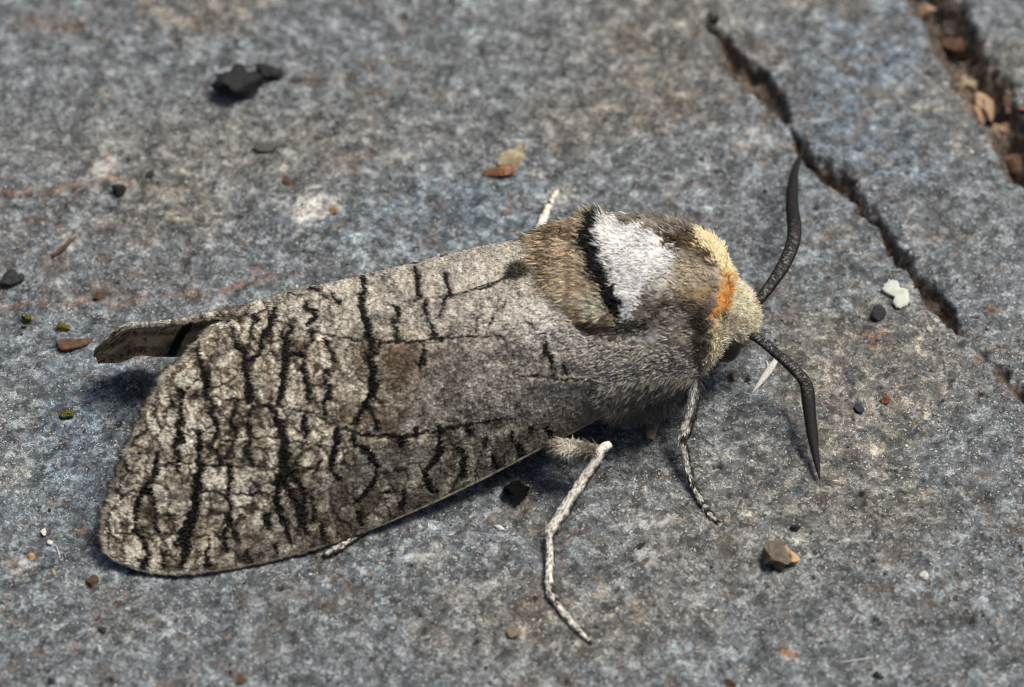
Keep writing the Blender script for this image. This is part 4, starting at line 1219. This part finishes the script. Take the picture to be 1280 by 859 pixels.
put('black_grain', chunk(186, 219, (0.9, 0.6, 0.4), 43, 0.5, 6), K['coal2'], 'small flat dark grain right of the round black grain', 'grain')
put('soil_clump', merge(chunk(12, 352, (1.5, 1.3, 1.1), 44, 0.2, 5), chunk(24, 350, (0.8, 0.8, 0.6), 45, 0.2, 5)), K['coal2'], 'dark crumbly soil clump beside the reddish vein in the stone', 'soil clump')
put('moss_bit', merge(chunk(33, 401, (0.8, 0.7, 0.6), 46), chunk(31, 409, (0.5, 0.4, 0.3), 47)), K['olive'], 'dark moss bit with a yellow speck, farthest of three from the wing tip', 'moss', 'moss bits')
put('moss_bit', chunk(78, 410, (1.2, 0.8, 0.5), 48, -0.3), K['olive'], 'olive moss bit right behind the flat brown flake', 'moss', 'moss bits')
put('moss_bit', chunk(88, 519, (1.4, 0.8, 0.5), 49, 0.3), K['olive'], 'olive moss bit between the two wing tips, by the far wing shadow', 'moss', 'moss bits')
put('brown_flake', flake_outline(91, 433, [(-1.1, 0.2), (-0.4, 0.5), (0.5, 0.45), (1.2, 0.55), (0.9, 0.0), (0.1, -0.35), (-0.7, -0.45)], 0.22, 50), K['brown'], 'flat brown flake on the stone close to the curled wing tip', 'flake', smooth=True)
put('grey_flake', flake_outline(330, 187, [(-0.8, 0.0), (-0.3, 0.4), (0.5, 0.4), (0.95, 0.3), (0.5, -0.3), (-0.3, -0.35)], 0.22, 51), K['slate'], 'flat grey brown flake between the charcoal and the white patch', 'flake', smooth=True)
put('brown_crumb', chunk(358, 229, (1.2, 0.7, 0.5), 52, -0.2), K['brown'], 'brown crumb at the rim of the white crusty patch', 'crumb')
put('orange_crumb', chunk(418, 264, (0.65, 0.8, 0.4), 53, 0.1), K['ochre'], 'orange crumb on the white crusty patch', 'crumb')
put('brown_crumb', chunk(124, 373, (0.9, 0.7, 0.5), 54, 0.1), K['brown'], 'brown crumb lying on the reddish vein of the stone', 'crumb')
put('sandstone_lump', chunk(1153, 20, (2.0, 1.5, 1.2), 55, 0.2, 7, lift=-0.1), K['sand'], 'ochre sandy lump at the head of the wide crevice', 'sandstone')
sd = [(1214, 112, (2.2, 1.8, 1.4), 56, 'tan', 'greyish tan sandy lump bridging the top of the crevice rubble'),
      (1232, 140, (3.4, 2.6, 1.8), 57, 'sand', 'largest pinkish sandy lump wedged halfway down the wide crevice'),
      (1254, 166, (2.6, 2.4, 1.6), 58, 'sand', 'pinkish sandy lump at the lower end of the crevice rubble'),
      (1264, 136, (2.4, 2.4, 1.3), 59, 'brown', 'dark brown crumbly lump against the far wall of the wide crevice'),
      (1192, 62, (2.6, 2.0, 1.2), 74, 'brown', 'dark brown lump in the upper part of the wide crevice'),
      (1262, 205, (3.0, 2.4, 1.5), 75, 'brown', 'dark soil lump at the lower end of the wide crevice')]
for (x, y, s_, k, m_, lab) in sd:
    put('sandstone_lump' if m_ != 'brown' else 'soil_lump', chunk(x, y, s_, k, 0.3 * k, 10, jag=0.75, sub=4, sink=0.3), K[m_], lab, 'sandstone' if m_ != 'brown' else 'soil', 'lumps wedged in the crevice')
put('brick_red_lump', chunk(1279, 140, (1.0, 0.9, 0.7), 60), rock_mat('brick_red', (0.30, 0.10, 0.07), (0.5, 0.2, 0.15), 3), 'small brick red lump on the far lip of the wide crevice', 'sandstone')
put('orange_crumb', chunk(38, 697, (0.6, 0.5, 0.3), 61), K['ochre'], 'orange crumb among white chips off the broad wing tip', 'crumb')
wl = 'small white chip near the orange crumb off the wing tip'
put('white_chip', chunk(54, 667, (0.45, 0.6, 0.3), 62), K['white'], 'white chip off the wing tip, the one without a fibre beside it', 'chip', 'white chips off the wing tip')
put('white_chip', chunk(64, 680, (0.5, 0.5, 0.3), 63), K['white'], 'white chip off the wing tip with a short pale fibre beside it', 'chip', 'white chips off the wing tip')
put('yellow_bit', chunk(66, 715, (0.45, 0.6, 0.25), 64), K['straw'], 'straw yellow bit below the white chips off the wing tip', 'crumb')
put('brown_crumb', chunk(115, 730, (0.85, 0.95, 0.45), 65), K['brown'], 'reddish brown crumb just off the rounded wing tip', 'crumb')
put('black_grain', chunk(130, 789, (0.85, 0.5, 0.35), 66, -0.3), K['coal2'], 'elongated black grain on bare stone below the brown crumb', 'grain')
put('brown_crumb', chunk(302, 851, (0.75, 0.7, 0.4), 67), K['brown'], 'dark brown crumb at the near edge of the stone in view', 'crumb')
put('black_lump', chunk(64, 851, (0.6, 0.7, 0.4), 68), K['coal2'], 'dark crumb left of the dark brown crumb at the near edge', 'crumb')
put('white_chip', chunk(624, 660, (0.75, 0.4, 0.3), 69, -0.3), K['white'], 'sharp white chip on the stone between wing and middle leg', 'chip')
put('brown_crumb', chunk(671, 749, (0.45, 0.5, 0.3), 70), K['brown'], 'tiny brown crumb left of the middle leg foot', 'crumb')
put('dark_crumb', chunk(801, 682, (0.7, 0.5, 0.35), 71, 0.5), K['coal2'], 'dark crumb with a pale fibre on the stone right of the middle leg', 'crumb')
put('black_grain', chunk(1097, 846, (0.75, 0.5, 0.4), 72), K['coal2'], 'black grain at the near edge beyond the rust stain', 'grain')
put('dark_crumb', chunk(915, 856, (1.2, 0.5, 0.4), 73), K['brown'], 'flat dark crumb cut by the near edge below the rust stain', 'crumb')


def strip(pts, rads, nseg=8, flat=1.0):
    p = spline([(a, b, 0, r) for (a, b), r in zip(pts, rads)], 24)
    path = np.array([on_ground(a, b, r * 0.75 * flat + 0.02) for a, b, _, r in p])
    V, F, _, _ = tube(path, p[:, 3], nseg, flat)
    q = F[0]
    return V, np.vstack([q[:, :3], q[:, [0, 2, 3]], F[1]])


put('twig', strip([(66, 322), (80, 311), (95, 297)], [0.12, 0.17, 0.06]), K['brown'], 'short brown twig on a pale patch of blurred stone', 'twig', smooth=True)
put('pale_seed_hair', merge(strip([(972, 447), (963, 462), (952, 477), (940, 492)], [0.12, 0.26, 0.2, 0.03], 8, 0.6), strip([(958, 452), (960, 461), (957, 470)], [0.05, 0.09, 0.05])), K['fibre'],
    'pale feathery bristle on the stone beneath the near antenna', 'bristle', smooth=True)
fl = 'thin whitish fibre lying on the stone'
for k, (pts, lab) in enumerate([
        ([(1050, 829), (1070, 826), (1092, 823)], 'thin whitish fibre on the stone right of the rust stain'),
        ([(1062, 782), (1068, 774), (1073, 768)], 'short curved pale fibre behind the rust stain'),
        ([(196, 803), (203, 797), (208, 791)], 'short white splinter below the wing between crumbs'),
        ([(792, 690), (797, 685), (803, 678)], 'pale fibre caught on the dark crumb right of the middle leg'),
        ([(70, 682), (73, 690), (75, 698)], 'short pale fibre beside the white chips off the wing tip'),
        ([(892, 822), (903, 818), (914, 812)], 'faint pale fibre left of the rust stain')]):
    put('fibre', strip(pts, [0.02, 0.05, 0.02], 6), K['fibre'], lab, 'fibre', smooth=True)

# loose grit that nobody could count
r = np.random.default_rng(90)
n = 2600
gx = r.uniform(-38, 38, n); gy = r.uniform(-29, 40, n)
zz = ground_raw(gx, gy)[0]
bm = bmesh.new(); bmesh.ops.create_icosphere(bm, subdivisions=1, radius=1.0)
bv = np.array([v.co[:] for v in bm.verts]); bfc = np.array([[v.index for v in f.verts] for f in bm.faces]); bm.free()
s = 0.035 + 0.10 * r.random(n) ** 3
V = bv[None] * (s[:, None, None] * r.uniform(0.6, 1.4, (n, 1, 3))) * r.uniform(0.8, 1.2, (n, len(bv), 1)) + np.stack([gx, gy, zz + 0.35 * s], -1)[:, None]
F = (bfc[None] + (np.arange(n) * len(bv))[:, None, None]).reshape(-1, 3)
pal = np.array([[0.05, 0.05, 0.05], [0.55, 0.55, 0.52], [0.25, 0.26, 0.27], [0.22, 0.16, 0.11], [0.12, 0.13, 0.14], [0.4, 0.4, 0.38]])
C = np.repeat(pal[r.integers(0, len(pal), n)] * r.uniform(0.7, 1.2, (n, 1)), len(bv), 0)
g_ = mesh_obj('grit', V.reshape(-1, 3), F, M_LEG, None, C, False)
tag(g_, 'fine loose mineral grit scattered over the stone', 'grit', None, 'stuff')

# the moth's Empty stands on the stone under its body
from mathutils import Matrix
moth.location = Vector(BASE * MM)
for ch in moth.children:
    ch.matrix_parent_inverse = Matrix.Translation(-Vector(BASE * MM))
